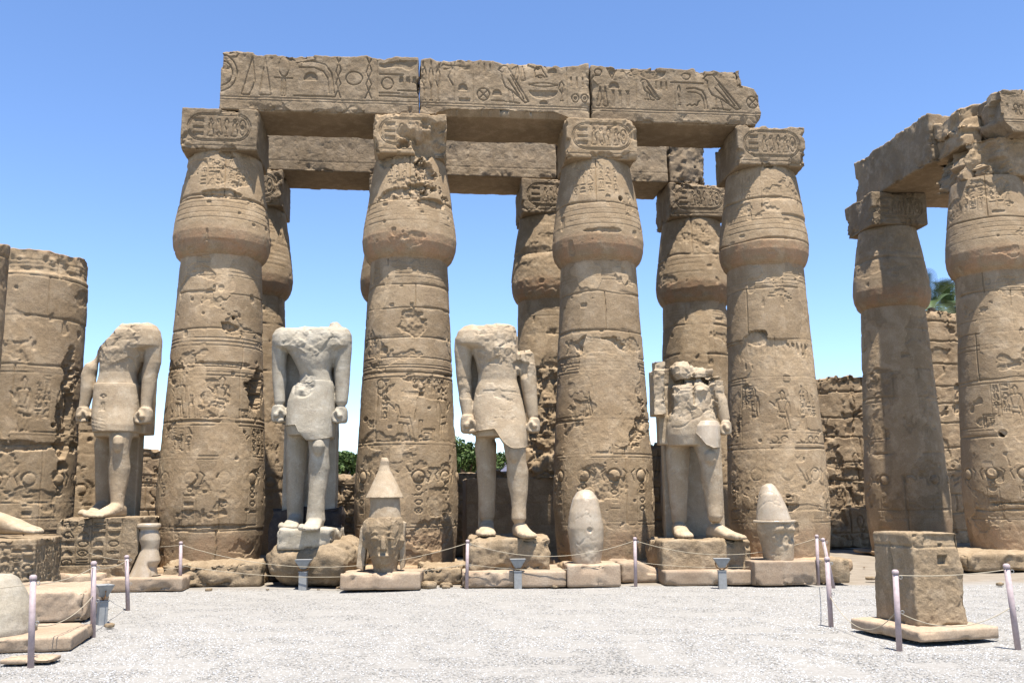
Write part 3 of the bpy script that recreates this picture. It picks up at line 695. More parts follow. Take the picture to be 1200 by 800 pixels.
# ------------------------------------------------------------------ lintels
def beam_glyphs(items, base=.0):
    def f(U, V):
        R = Relief(U, V, .0175, .027); x0, L = U[0], U[-1] - U[0]; h = V[-1] - V[0]
        R.seg((U[0], .30), (U[-1], .30), .014, .014); R.seg((U[0], .24), (U[-1], .24), .012, .010)
        for (k, x, w, y, hh, *fl) in items:
            if k == 'div': R.seg((x0 + x * L, .34), (x0 + x * L, h - .06), .014, .018)
            else: glyph(R, k, x0 + x * L, .36 + y * (h - .42), w * L, hh * (h - .42), bool(fl))
        fade = 1 - .6 * sstep(.6, .9, fbm(np.stack([U[None] + 0 * V[:, None], 0 * U[None] + V[:, None], 0 * U[None] + 0 * V[:, None]], -1), 1.8, 3, 3))
        return R.H * fade
    return f
def beam(p, q, w, z0, h, label, seed, front=None, deform=None, group='inscribed lintel blocks', mat=None, chips=.065, fres=.0115, top=1.0, gap=.02):
    p, q = np.array(p, float), np.array(q, float); L = np.linalg.norm(q - p); a = math.atan2(q[1] - p[1], q[0] - p[0]); c = (p + q) / 2
    o = rough_box('lintel', (L - gap, w, h), (c[0], c[1], z0), a, .06, mat or M_beam, None, rad=.035, amp=.016, freq=1.6, seed=seed, chips=chips, front=front, fres=fres, yres=.06, deform=deform)
    return tag(o, label, 'lintel', group)
FL = 1.34; Z1 = 10.005
A0 = (-6.33, 20.0); 
bx = lambda X: (X, 20.0 + (X + 6.37) * .1003)
def rag(P, top, seed=0):      # uneven crumbling top edge
    z = P[:, 2]; n = fbm(P * np.array([1, 1, 0]), 3.0, 4, seed)
    P[:, 2] = np.where(z > .3, z + (z - .3) / (top - .3) * .05 * n, z); return P
b1 = beam_glyphs([('arc', 0, .09, .05, .95), ('legs', .10, .16, .0, .95), ('ankh', .26, .11, .0, 1.0), ('hook', .38, .19, .1, .85), ('loaf', .41, .08, .40, .25), ('line', .37, .2, -.05, .12),
                  ('twist', .56, .06, 0, 1.0), ('disc', .62, .10, .30, .40), ('twist', .71, .07, 0, 1.0), ('bar', .80, .11, .78, .18), ('line', .80, .12, .58, .1), ('disc', .805, .07, .22, .36), ('line', .80, .1, .02, .1), ('line', .80, .1, .10, .1),
                  ('bowl', .90, .09, .74, .24), ('blocks', .895, .10, .42, .2), ('line', .895, .10, .16, .12), ('line', .895, .10, .0, .12), ('div', .787, 0, 0, 0)])
b2 = beam_glyphs([('reed', .005, .04, 0, .85), ('reed', .045, .04, 0, .85), ('reed', .085, .04, 0, .85), ('ticks', .0, .14, .85, .14), ('horn', .135, .06, .2, .7), ('div', .20, 0, 0, 0), ('bar', .23, .06, .8, .12), ('loaf', .22, .06, .28, .2), ('bar', .23, .06, 0, .1), ('div', .31, 0, 0, 0),
                  ('ticks', .33, .1, .78, .2), ('city', .33, .08, .03, .34), ('loaf', .42, .06, .18, .18), ('line', .42, .07, 0, .1), ('bird', .44, .20, 0, 1.0), ('legs', .55, .07, .6, .4), ('owl', .66, .09, .68, .3), ('loaf', .75, .06, .82, .16), ('lens', .64, .17, .36, .26), ('bowl', .64, .17, .12, .24), ('loaf', .70, .05, 0, .1),
                  ('reed', .81, .05, .1, .5), ('div', .865, 0, 0, 0), ('dot', .89, .05, .05, .25), ('dot', .945, .05, .05, .25), ('ticks', .88, .1, .45, .3)])
b3 = beam_glyphs([('disc', .02, .05, .78, .2), ('tri', .09, .07, .72, .28), ('horn', .17, .09, .7, .28), ('loaf', .10, .07, .46, .2), ('legs', .03, .07, 0, .5), ('staff', .11, .04, 0, .42), ('staff', .15, .04, 0, .42), ('staff', .19, .05, 0, .42), ('div', .265, 0, 0, 0),
                  ('bowl', .28, .16, .72, .26), ('bird', .28, .12, .2, .55), ('ticks', .37, .09, .48, .22), ('disc', .53, .06, .76, .2), ('line', .47, .19, .64, .08), ('reed', .5, .03, .1, .5), ('hook', .56, .12, 0, .58), ('snake', .56, .08, .02, .3),
                  ('bird', .64, .24, 0, .95), ('owl', .85, .07, .62, .34), ('city', .91, .08, .06, .34), ('div', .49, 0, 0, 0)])
LB = FL / 2
def d1(P): P[:, 2] = np.where(P[:, 0] < 9, P[:, 2], P[:, 2]); return rag(P, LB, 3)
def d2(P):
    x, y, z = P[:, 0], P[:, 1], P[:, 2]; n = noise(P * 2, 8)
    arch = -LB + (.20 + .03 * n) * sstep(-1.9, -1.1, x) * sstep(1.75, .9, x) * sstep(.9, -.5, y)
    P[:, 2] = np.where(z < 0, np.maximum(z, arch), z); return rag(P, LB, 4)
def d3(P):
    x, z = P[:, 0], P[:, 2]; n = fbm(P, 3.5, 4, 12)
    lim = 1.98 - .34 * sstep(.25, .34, z + .08 * n) - .20 * sstep(-.45, -.67, z) + .06 * n - .16 * sstep(.0, .3, z)
    P[:, 0] = np.minimum(x, lim); return rag(P, LB, 5)
beam(bx(-6.42), bx(-2.10), 1.5, Z1, FL, 'left inscribed lintel block with an ankh, leftmost on top of the front columns', 3, b1, d1)
beam(bx(-2.09), bx(1.745), 1.5, Z1, FL, 'middle inscribed lintel block with an arched break along its underside', 5, b2, d2, chips=.05)
beam(bx(1.76), bx(5.75), 1.5, Z1, FL, 'right inscribed lintel block with a broken right end above the gap', 7, b3, d3)
bbx = lambda X: (X, 23.75 + (X + 6.75) * .123)
worn = lambda sd: (lambda U, V: (lambda R, rnd: ([glyph(R, rnd.choice(TALL + SMALL), U[0] + .1 + i * .42, .35 + rnd.uniform(0, .15), .3, .55) for i in range(int((U[-1] - U[0] - .2) / .42))], R.seg((U[0], .26), (U[-1], .26)), R.H)[-1])(Relief(U, V, .015, .008), random.Random(sd)))
beam(bbx(-7.6), bbx(-2.75), 1.5, Z1, 1.30, 'worn rear lintel block seen between the first and second front columns', 13, worn(1), lambda P: rag(P, .65, 7), 'lintel blocks of the rear row', chips=.04, fres=.022, mat=M_block)
beam(bbx(-2.72), bbx(1.15), 1.5, Z1, 1.30, 'worn rear lintel block seen between the second and third front columns', 15, worn(2), lambda P: rag(P, .65, 8), 'lintel blocks of the rear row', chips=.04, fres=.022, mat=M_block)
beam(bbx(1.20), bbx(4.20), 1.5, Z1, 1.28, 'short rear lintel block just right of the third front column', 17, worn(3), lambda P: rag(P, .64, 9), 'lintel blocks of the rear row', chips=.04, fres=.022, mat=M_block)
def d6(P):
    n = facets(P, 6, 6); P[:, 1] = np.where(P[:, 1] < 0, P[:, 1] + .03 * n, P[:, 1]); P[:, 0] = np.minimum(P[:, 0], .47 + .06 * n - .12 * sstep(.45, .6, P[:, 2])); return P
beam(bbx(4.24), bbx(5.28), 1.5, Z1, 1.26, 'pitted end piece of the rear lintel beside the patch of sky', 19, None, d6, 'lintel blocks of the rear row', chips=.12, fres=.03)
# right-hand wing
def d7(P):
    n = fbm(P, 3, 4, 6); x, z = P[:, 0], P[:, 2]
    P[:, 1] = np.where(P[:, 1] < 0, P[:, 1] + .0 * n, P[:, 1]); return rag(P, .65, 11)
beam((11.05, 26.75), (11.62, 22.95), 1.70, Z1, 1.30, 'shaded lintel block spanning from the shaded column towards the cropped right column', 21, worn(4), d7, 'lintel blocks of the right-hand wing', chips=.08, fres=.03)
def d8(P):
    n = facets(P, 1.8, 16) + .4 * facets(P, 4.5, 18)
    P = P + (P / .7) * np.array([.10, .13, .08]) * n[:, None]
    P[:, 2] = np.where(P[:, 2] > .0, P[:, 2] - .10 * sstep(.1, -.6, P[:, 0] + .2 * n), P[:, 2]); return P
beam((10.95, 22.55), (12.05, 22.66), 1.5, Z1, 1.02, 'jagged broken lintel lump over the cropped right column', 23, None, d8, 'lintel blocks of the right-hand wing', chips=.12, fres=.035, mat=M_col)
b9 = beam_glyphs([('eye', .03, .08, .8, .2), ('eye', .2, .08, .78, .2), ('div', .15, 0, 0, 0), ('staff', .04, .03, .1, .4), ('ankh', .08, .05, .1, .4), ('disc', .12, .03, .1, .4), ('bowl', .18, .07, .5, .2), ('owl', .2, .1, .1, .4), ('bird', .4, .2, .1, .8), ('ankh', .7, .1, 0, .9)])
def d9(P):
    n = facets(P, 2.2, 26); P[:, 0] = np.maximum(P[:, 0], -2.0 + .10 * n + .28 * sstep(-.2, -.6, P[:, 2])); return rag(P, .55, 13)
beam((11.42, 21.25), (15.6, 21.67), .95, Z1 - .06, 1.10, 'inscribed lintel block running out of the picture at the top right corner', 25, b9, d9, 'lintel blocks of the right-hand wing')
beam((11.9, 26.2), (15.6, 26.6), 1.2, Z1, 1.0, 'sliver of a rear lintel seen beneath the right-hand wing', 27, None, lambda P: rag(P, .5, 14), 'lintel blocks of the right-hand wing', fres=.05)

# ------------------------------------------------------------------ walls behind
def wall_fn(seed, course, glyphs=True, d=.05):
    def f(U, V):
        rnd = random.Random(seed); R = Relief(U, V, .022, .03)
        masonry(R, course, rnd, w=.022, d=d, bl=(.7, 1.7), wob=.06)
        P = np.stack([U[None] + 0 * V[:, None], 0 * U[None] + 0 * V[:, None] + seed, V[:, None] + 0 * U[None]], -1)
        if glyphs:
            y = V[0] + .3
            while y < V[-1] - .7:
                for i in range(int((U[-1] - U[0]) / .55)):
                    if rnd.random() < .6: glyph(R, rnd.choice(['king', 'owl', 'seated', 'throne', 'ankh', 'legs']), U[0] + i * .55 + .05, y, .4, .7)
                y += course * 1.4
        R.H -= .035 * sstep(.35, .42, fbm(P, 1.1, 5, seed)) + .008 * fbm(P, 4, 4, seed + 1)
        fc = sstep(.42, .5, fbm(P, 1.6, 4, seed + 8)); R.H -= fc * (.06 + .05 * facets(P, 4, seed))
        return R.H
    return f
def wall(x0, x1, Y, h, label, seed, course=.62, th=1.2, stepf=None, res=.025, rz=0.0):
    L = x1 - x0
    def df(P):
        n = fbm(P * np.array([1, .3, 0]), .9, 4, seed); z = P[:, 2]
        st = np.round(n * 1.6) * .08 + .03 * fbm(P * np.array([1, 1, 0]), 4, 3, seed + 1)
        if stepf is not None: st = st + stepf(P[:, 0] + (x0 + x1) / 2)
        P[:, 2] = np.where(z > 0, z + (z / (h / 2)) ** 3 * st, z); return P
    o = rough_box('ruined_wall', (L, th, h), ((x0 + x1) / 2, Y + th / 2, 0), rz, .1, M_wall, None, rad=.03, amp=.02, freq=1.0, seed=seed, chips=.10, front=wall_fn(seed, course), deform=df, fres=res, yres=.15)
    return tag(o, label, 'wall', 'ruined walls behind the columns')
wall(-19.0, -8.4, 27.2, 3.05, 'low ruined wall seen between the first statue and the leftmost front column', 31)
wall(-8.35, -5.75, 27.2, 3.5, 'taller piece of ruined wall between the leftmost front column and the second statue', 33)
wall(-5.7, 1.8, 27.3, 2.42, 'low rubble wall under the small green tree', 35, course=.42)
wall(1.85, 7.0, 27.6, 3.1, 'ruined wall seen in the gap left of the shattered statue', 37, course=.45)
wall(8.2, 12.55, 29.3, 5.2, 'mid-height carved wall between the right front column and the shaded column', 39, course=.68)
wall(12.6, 19.0, 29.2, 7.3, 'tall cracked block wall right of the shaded column with a palm above it', 41, course=.66)
# smooth rebuilt masonry under the pitted rear column
o = rough_box('masonry_pier', (2.75, 1.9, 2.11), (.10, 24.7, 0), .1, .05, M_wall, None, rad=.015, amp=.006, seed=43, chips=.01, pits=0,
              front=lambda U, V: (lambda R: (masonry(R, .52, random.Random(4), w=.014, d=.02, bl=(.7, 1.0), wob=.003), R.H)[-1])(Relief(U, V, .014, .02)), fres=.03)
tag(o, 'pier of smooth new sandstone blocks behind the legs of the third statue', 'pier')
# ------------------------------------------------------------------ sculptor: overlapping lofts fused to one skin
def remesh(geo, vox, it=3):
    o = geo.obj('tmp', None)
    m = o.modifiers.new('r', 'REMESH'); m.mode = 'VOXEL'; m.voxel_size = vox
    s = o.modifiers.new('s', 'SMOOTH'); s.factor = .5; s.iterations = it
    dg = bpy.context.evaluated_depsgraph_get(); e = o.evaluated_get(dg); me = e.to_mesh()
    V = np.empty(len(me.vertices) * 3); me.vertices.foreach_get('co', V); V = V.reshape(-1, 3)
    N = np.empty(len(me.vertices) * 3); me.vertices.foreach_get('normal', N); N = N.reshape(-1, 3)
    nl = np.empty(len(me.polygons), np.int32); me.polygons.foreach_get('loop_total', nl)
    li = np.empty(len(me.loops), np.int32); me.loops.foreach_get('vertex_index', li)
    st = np.empty(len(me.polygons), np.int32); me.polygons.foreach_get('loop_start', st)
    Q = li[st[nl == 4][:, None] + np.arange(4)] if (nl == 4).any() else None
    T = li[st[nl == 3][:, None] + np.arange(3)] if (nl == 3).any() else None
    e.to_mesh_clear(); mesh = o.data; bpy.data.objects.remove(o); bpy.data.meshes.remove(mesh)
    return V, N, Q, T
def ring(c, rx, ry, e=2.4, n=28, ax=(1, 0, 0), ay=(0, 1, 0)):
    th = np.arange(n) / n * 2 * np.pi; cx, sy = np.cos(th), np.sin(th)
    X = np.sign(cx) * np.abs(cx) ** (2 / e) * rx; Yv = np.sign(sy) * np.abs(sy) ** (2 / e) * ry
    return np.asarray(c) + X[:, None] * np.array(ax) + Yv[:, None] * np.array(ay)
class Sculpt:
    def __init__(s, Y): s.Y = Y; s.g = Geo()
    def px(s, n, dy=0): return n * (s.Y + dy) * 1.0 / FOC
    def col(s, rows, e=2.4, dy=0.0):
        """rows (py, xl, xr, depth radius m, extra dy) top to bottom, outline measured in the photograph at this depth"""
        R = []
        for r in rows:
            py, xl, xr, ry = r[:4]; d = dy + (r[4] if len(r) > 4 else 0)
            a, b = A(xl, py, s.Y + d), A(xr, py, s.Y + d); R.append(ring((a + b) / 2, np.linalg.norm(b - a) / 2, ry, e))
        s.g.loft(R); return s
    def limb(s, rows, n=16):
        """rows (px, py, r_px, dy)"""
        s.g.tube([A(x, y, s.Y + d) for x, y, r, d in rows], [s.px(r, d) for x, y, r, d in rows], n); return s
    def slab(s, x0, x1, y0, y1, d0, d1):
        a, b = A(x0, y0, s.Y + d0), A(x1, y1, s.Y + d0)
        s.g.box((min(a[0], b[0]), s.Y + d0, min(a[2], b[2])), (max(a[0], b[0]), s.Y + d1, max(a[2], b[2]))); return s
    def fist(s, x, y, r, dy, side):
        """closed hand round a short baton, four curled fingers and a thumb"""
        c = A(x, y, s.Y + dy); k = s.px(r)
        s.g.loft([ring(c + np.array([0, -.02, k * t]), k * w, k * 1.05, 3) for t, w in ((1.1, .62), (.7, .8), (0, .85), (-.7, .8), (-.95, .6))])
        for i in range(4):
            yy = -k * 1.0 + i * k * .52; f = 1 - .06 * abs(i - 1)
            pts = [c + k * np.array([side * .75, yy / k - .1, .35]), c + k * np.array([side * 1.02 * f, yy / k - .1, -.15]), c + k * np.array([side * .85 * f, yy / k - .1, -.72]), c + k * np.array([side * .2, yy / k - .1, -.92 * f]), c + k * np.array([-side * .1, yy / k - .1, -.62])]
            s.g.tube(pts, [k * .25, k * .27, k * .26, k * .24, k * .2], 8)
        s.g.tube([c + k * np.array([side * .55, -.6, .75]), c + k * np.array([side * .35, -1.25, .45]), c + k * np.array([0, -1.42, .05])], [k * .28, k * .27, k * .22], 8)
        s.g.tube([c + k * np.array([0, -1.5, -.1]), c + k * np.array([0, 1.2, -.1])], [k * .36, k * .36], 12)
        return s
    def foot(s, x, y, dy, L=.92, W=.30, ang=0.0, h=.30):
        """heel under (x, y), toes towards the camera turned by ang"""
        p = A(x, y, s.Y + dy); d = np.array([math.sin(ang), -math.cos(ang), 0]); l = np.array([math.cos(ang), math.sin(ang), 0])
        R = []
        for t, w, hh in ((-.22, .5, .16), (-.15, .72, .26), (0, .8, h), (.12, .82, h * .95), (.3, .86, h * .72), (.5, .95, h * .50), (.68, 1.05, h * .38), (.76, .95, h * .30)):
            R.append(ring(p + d * L * t + np.array([0, 0, hh * .5]), W / 2 * w, hh * .5, 2.6, 24, l, (0, 0, 1)))
        s.g.loft(R)
        for i, (o_, tl, tr) in enumerate(((-.40, .25, .062), (-.17, .24, .048), (.03, .215, .045), (.22, .18, .042), (.40, .13, .04))):
            b = p + d * L * .66 + l * W * o_ + np.array([0, 0, tr * 1.1])
            s.g.tube([b, b + d * L * tl * .55 + np.array([0, 0, .012]), b + d * L * tl - np.array([0, 0, .01])], [tr, tr * 1.02, tr * .8], 8)
        return s
    def build(s, name, mat, parent=None, vox=.018, it=3, amp=.006, rough=None, post=None, origin=None, seed=1, cutf=None):
        V, N, Q, T = remesh(s.g, vox, it)
        cr = np.abs(fbm(V * np.array([1, 1, 1.6]), .9, 4, seed + 70, .5)); msk = sstep(.1, .35, noise(V * .8, seed + 71))
        d = -.010 * sstep(.022, .006, cr) * msk * (vox > .015) + amp * fbm(V, 2.2, 4, seed) + amp * .25 * fbm(V, 14, 2, seed + 2)
        if rough is not None: d = d + rough(V, seed)
        V = V + N * d[:, None]
        if post is not None: V = post(V)
        return make_mesh(name, V, Q, T, mat, parent, True, origin)
def zof(py, Y=18.7): return A(600, py, Y)[2]
def breakrough(f, depth=.05):
    """crumbled stone where f(V) > 0 (0..1 weight)"""
    def g(V, seed):
        n = facets(V, 2.0, seed + 6); n2 = facets(V * np.array([1, 1, 1.3]), 5.5, seed + 8)
        return f(V) * (depth * (.55 * n + .30 * n2 - .45) + .004 * fbm(V, 18, 2, seed))
    return g
YS = 18.7
def carve_text(V, x, z0, z1, w, seed, Y, dep=.02):
    """small signs cut down the front, in world x/z"""
    rnd = random.Random(seed); U = np.linspace(x - w, x + w, 60); Z = np.linspace(z0, z1, int((z1 - z0) / (2 * w) * 60))
    R = Relief(U, Z, .016, dep); y = z1
    while y > z0 + .1: glyph(R, rnd.choice(SMALL + TALL), x - w * .7, y - .2, w * 1.4, .15); y -= .2
    i = np.clip(((V[:, 0] - U[0]) / (U[1] - U[0])).astype(int), 0, 59); j = np.clip(((V[:, 2] - Z[0]) / (Z[1] - Z[0])).astype(int), 0, len(Z) - 1)
    h = R.H[j, i] * (V[:, 0] > U[0]) * (V[:, 0] < U[-1]) * (V[:, 2] > z0) * (V[:, 2] < z1) * (V[:, 1] < Y)
    return h
GS = 'headless royal statues standing between the columns'

# --- statue 1 (left)
t = thing('statue', A(130, 607, YS), 'headless pale statue with a diagonally broken shoulder, leftmost of the row', 'statue', GS)
s = Sculpt(YS)
s.col([(379, 140, 177, .20), (382, 134, 183, .28), (388, 128, 187, .33), (398, 120, 189, .36), (407, 118, 189, .37), (413, 118, 172, .37), (425, 118, 166, .34), (437, 118, 160, .29), (446, 116, 160, .30), (452, 113, 162, .32), (478, 110, 163, .36), (500, 110, 163, .38), (512, 113, 160, .34)], 2.3)
s.limb([(138, 398, 12, .05), (122, 412, 9.5, .02), (107, 430, 8.5, 0), (104, 440, 9, 0), (103, 455, 8.2, -.03), (100, 470, 6.6, -.05), (98, 478, 6, -.06)]).fist(98, 487, 8.5, -.08, 1)
s.limb([(176, 396, 13, 0), (178, 408, 11.6, 0), (178.5, 425, 10.4, 0), (176, 437, 9.6, 0), (174, 455, 8.6, -.02), (172, 470, 7, -.04), (171, 478, 6.3, -.05)]).fist(171, 488, 9, -.06, -1)
s.slab(119, 169, 392, 508, .24, .8)
s.limb([(125, 498, 14, .2), (123, 520, 11.5, .34), (122, 545, 9.8, .36), (121, 575, 8.4, .38), (120, 598, 7.6, .38)])
s.limb([(143, 500, 16, -.10), (141, 516, 12.4, -.2), (140, 526, 11.2, -.21), (140, 534, 11, -.2), (140, 548, 12.2, -.16), (139, 562, 11, -.16), (138, 578, 8.6, -.19), (137.5, 590, 7.4, -.21), (137, 596, 8, -.22)])
s.limb([(138, 513, 5.5, -.38), (138.5, 519, 6, -.39), (138, 526, 5, -.37)])
s.foot(120, 604, .32, L=.8, W=.29).foot(137, 606, -.18, L=1.0, W=.33, ang=-.1)
s.slab(126, 158, 495, 605, .72, 1.0)
zs1 = zof(432)
def cut1(V):
    x, z = V[:, 0], V[:, 2]; n = fbm(V, 3, 4, 3)
    lim = A(150, 379, YS)[2] + .0 * x - 1.15 * np.maximum(0, A(150, 379, YS)[0] - x) + .06 * n
    V[:, 2] = np.where(V[:, 2] > lim, lim, V[:, 2]); return V
s.build('body', M_gran, t, rough=breakrough(lambda V: sstep(zof(436), zof(415), V[:, 2] - .15 * np.abs(V[:, 0] + 7.9)) * sstep(YS + .1, YS - .1, V[:, 1]) * sstep(-8.42, -8.25, V[:, 0]) * sstep(-7.35, -7.5, V[:, 0]), .07), post=cut1, seed=3)
k = Sculpt(YS); k.col([(450, 112.5, 162.5, .325), (454, 112, 163, .345), (480, 109.5, 163.5, .385, -.01), (499, 110, 163, .42, -.05), (507, 111.5, 161.5, .42, -.06)], 2.3)

def kilt1(V, seed):
    return carve_text(V, A(129.5, 470, YS)[0], zof(484), zof(455), .08, 3, YS, .02) - .006 * (np.sin((V[:, 2] + .25 * V[:, 0]) * 95) > .5) * (V[:, 2] < zof(486)) * (V[:, 0] < A(137, 470, YS)[0])
k.build('kilt', M_gran, t, it=1, rough=kilt1, seed=5)

# --- statue 2
t = thing('statue', A(365, 622, YS), 'headless grey-white statue with both square shoulders whole, standing on a big rounded boulder', 'statue', GS)
s = Sculpt(YS)
s.col([(384, 328, 404, .20, .05), (387, 323, 409, .28), (393, 319.5, 412, .33), (401, 319, 412.5, .36), (407, 321, 411.5, .37), (413, 338, 398, .37), (423, 345, 392, .35), (435, 351, 388, .30), (443, 351, 389, .30), (452, 346, 391, .32), (462, 340, 392, .34), (480, 336, 392, .37), (500, 336, 392, .38), (510, 338, 391, .34)], 2.3)
s.limb([(331, 398, 11, 0), (328.5, 408, 10, 0), (327, 430, 8.2, 0), (328, 445, 8.6, 0), (328, 458, 7.4, -.02), (328, 472, 6.4, -.05)]).fist(327, 486, 9.5, -.06, 1)
s.limb([(400, 396, 12, 0), (401.5, 408, 10.8, 0), (401, 428, 9.6, 0), (401, 440, 9.2, 0), (401, 458, 8, -.02), (400, 472, 7, -.05)]).fist(400, 487, 9, -.06, -1)
s.limb([(393, 386, 9, .02), (392, 382, 7, .02)])
s.slab(331, 399, 396, 478, .24, .8).slab(334, 392, 470, 618, .70, 1.0)
s.limb([(349, 498, 15, .22), (348, 520, 13, .34), (347, 550, 11.3, .36), (346, 580, 9.8, .38), (346, 607, 9.2, .38)])
s.limb([(374, 500, 16, -.1), (374, 516, 12.6, -.19), (374, 532, 11.2, -.21), (374, 548, 12.4, -.17), (373, 562, 11.6, -.17), (371, 585, 9.6, -.22), (370, 600, 10.2, -.22), (370, 610, 11, -.22)])
s.limb([(373, 517, 6, -.37), (373, 523, 7.5, -.38), (373, 530, 5.5, -.37)])
s.foot(346, 619, .30, L=.72, W=.34).foot(370, 621, -.2, L=.75, W=.36)
bw2 = lambda V: np.maximum(sstep(zof(430), zof(412), V[:, 2] - .35 * np.abs(V[:, 0] + 4.02)) * (np.abs(V[:, 0] + 4.0) < .62), sstep(.30, .2, np.hypot(V[:, 0] + 4.13, (V[:, 2] - zof(450)) * .9))) * sstep(YS + .05, YS - .1, V[:, 1])
s.build('body', M_grang, t, rough=breakrough(bw2, .06), seed=9)
k = Sculpt(YS); k.col([(447, 348, 391, .345), (453, 344, 392.5, .36), (470, 338, 393, .40, -.02), (490, 335.5, 393.5, .43, -.04), (508, 336, 392, .45, -.06), (517, 350, 391, .42, -.07)], 2.3)
def kcut2(V):
    n = noise(V * 3, 4); lim = np.interp(V[:, 0] + .02 * n, [A(p, 500, YS)[0] for p in (338, 352, 356, 364, 372, 392)], [zof(p) for p in (497, 497, 506, 515, 516, 511)])
    V[:, 2] = np.maximum(V[:, 2], lim); return V
k.build('kilt', M_grang, t, it=1, post=kcut2, rough=lambda V, sd: -.03 * sstep(.26, .2, np.hypot(V[:, 0] + 4.13, V[:, 2] - zof(452))) * (1 + fbm(V, 8, 3, 4)), seed=11)

# --- statue 3
t = thing('statue', A(590, 630, YS), 'headless cream statue whose right arm is a separate broken piece, on a low rough block', 'statue', GS)
s = Sculpt(YS)
s.col([(380.5, 550, 598, .18, .04), (383, 543, 604, .27), (389, 536.5, 606, .33), (398, 533.5, 607, .36), (404, 534, 607, .37), (410, 553, 607, .38), (425, 557, 607, .35), (437, 560, 606, .31), (446, 560, 606, .30), (456, 557, 609, .33), (480, 554, 614, .37), (500, 555, 617, .38), (512, 557, 614, .34)], 2.3)
s.limb([(545, 398, 12, 0), (543, 412, 10.8, 0), (543, 430, 9.4, 0), (544, 446, 9.2, 0), (545, 462, 8.4, -.02), (547, 478, 7, -.04), (548, 486, 6.6, -.05)]).fist(548, 498, 10, -.07, 1)
s.limb([(616, 416, 10.5, .02), (617, 430, 10.5, 0), (619, 444, 10, 0), (621, 460, 8.8, -.02), (623, 478, 7.2, -.04), (624, 488, 6.4, -.05)]).fist(626, 499, 8, -.07, -1)
s.slab(552, 608, 394, 508, .24, .8).slab(605, 616, 420, 505, .2, .5)
s.limb([(569, 498, 14.5, .2), (569, 520, 13, .34), (570, 550, 11.4, .36), (571, 580, 9.8, .38), (571, 606, 8.8, .38)])
s.limb([(602, 500, 16, -.1), (603, 518, 13.6, -.18), (604, 532, 12.2, -.22), (605, 540, 11.4, -.21), (606.5, 554, 12.6, -.17), (607, 566, 12.0, -.17), (608, 580, 9.9, -.19), (608, 594, 8.4, -.21), (608, 608, 8.8, -.22)])
s.limb([(602, 524, 6.5, -.36), (602, 530, 7, -.37), (603, 538, 5.6, -.36)])
s.foot(571, 627, .30, L=.85, W=.36).foot(609, 629, -.12, L=.85, W=.34, ang=.25)
s.slab(560, 578, 500, 628, .62, .85)
bw3 = lambda V: np.maximum(sstep(zof(440), zof(425), V[:, 2]) * sstep(A(552, 400, YS)[0], A(562, 400, YS)[0], V[:, 0]), np.maximum(sstep(zof(446), zof(438), V[:, 2]) * (V[:, 0] > A(609, 400, YS)[0]), (np.abs(V[:, 2] - zof(455)) < .22) * (V[:, 0] < A(555, 400, YS)[0]) * .7)) * sstep(YS + .1, YS - .1, V[:, 1])
s.build('body', M_gran, t, rough=breakrough(bw3, .055), seed=15, post=lambda V: np.where((np.arange(3) == 2) & (V[:, :1] > A(608.5, 420, YS)[0]) & (V[:, 2:] > zof(411)), zof(411) + .04 * noise(V * 5)[:, None], V))
k = Sculpt(YS); k.col([(450, 559.5, 606.5, .32), (456, 557, 609, .34), (462, 556, 611, .35), (480, 553.5, 615, .39, -.02), (500, 554, 618.5, .44, -.05), (515, 556, 618.5, .46, -.08), (528, 574, 617.5, .44, -.10)], 2.3)
def kcut3(V):
    n = noise(V * 3, 4); lim = np.interp(V[:, 0] + .02 * n, [A(p, 500, YS)[0] for p in (556, 580, 584, 590, 598, 604, 618)], [zof(p) for p in (506, 504, 510, 519, 525, 527, 524)])
    V[:, 2] = np.maximum(V[:, 2], lim); return V
k.build('kilt', M_gran, t, it=1, post=kcut3, rough=lambda V, sd: -.014 * (np.abs(V[:, 2] - zof(461) + .05 * (V[:, 0])) < .012) - .03 * sstep(.2, .5, fbm(V, 2.5, 4, 5)) * sstep(zof(478), zof(462), V[:, 2]), seed=17)

# --- statue 4 (shattered)
t = thing('statue', A(820, 633, YS), 'shattered statue pieced together from broken chest fragments, rightmost of the row', 'statue', GS)
s = Sculpt(YS)
s.col([(450, 786, 826, .28), (455, 784, 832, .34), (470, 783, 834, .35), (482, 783, 837, .36), (497, 781, 841, .37), (510, 781, 841, .36), (522, 784, 840, .32)], 2.3)
s.slab(764, 782, 432, 486, -.22, .28).slab(766, 781, 422, 436, -.14, .2).slab(770, 840, 432, 520, .15, .55)
s.col([(423, 790, 806, .16), (430, 784, 812, .28), (440, 785, 812, .32), (448, 792, 810, .26)], 2.2)
s.col([(431, 812, 828, .14), (437, 807, 828, .26), (444, 806, 826, .28), (449, 808, 820, .22)], 2.6)
s.col([(450, 812, 822, .14, -.1), (458, 808, 830, .26, -.12), (466, 810, 829, .22, -.1)], 2.2)
s.limb([(840, 446, 10, .02), (842, 462, 9, 0), (846, 480, 7.4, -.03), (849, 492, 6.5, -.05)]).fist(850, 502, 7.5, -.07, -1)
s.slab(829, 846, 440, 452, -.12, .14)
s.limb([(795, 510, 15.5, .2), (794, 530, 14, .34), (794, 555, 12.4, .36), (795, 580, 10.4, .38), (796, 610, 8.6, .38)])
s.limb([(826, 512, 16, -.08), (830, 530, 13.5, -.16), (832.5, 544, 11.6, -.2), (834, 560, 12.6, -.16), (836, 578, 11, -.17), (837.5, 592, 9.2, -.2), (838, 606, 8.8, -.22)])
s.limb([(832, 532, 7, -.34), (833, 540, 6.5, -.35)])
s.foot(796, 629, .30, L=.8, W=.34).foot(839, 631, -.1, L=.95, W=.34, ang=.42)
s.slab(776, 850, 500, 630, .74, 1.0)
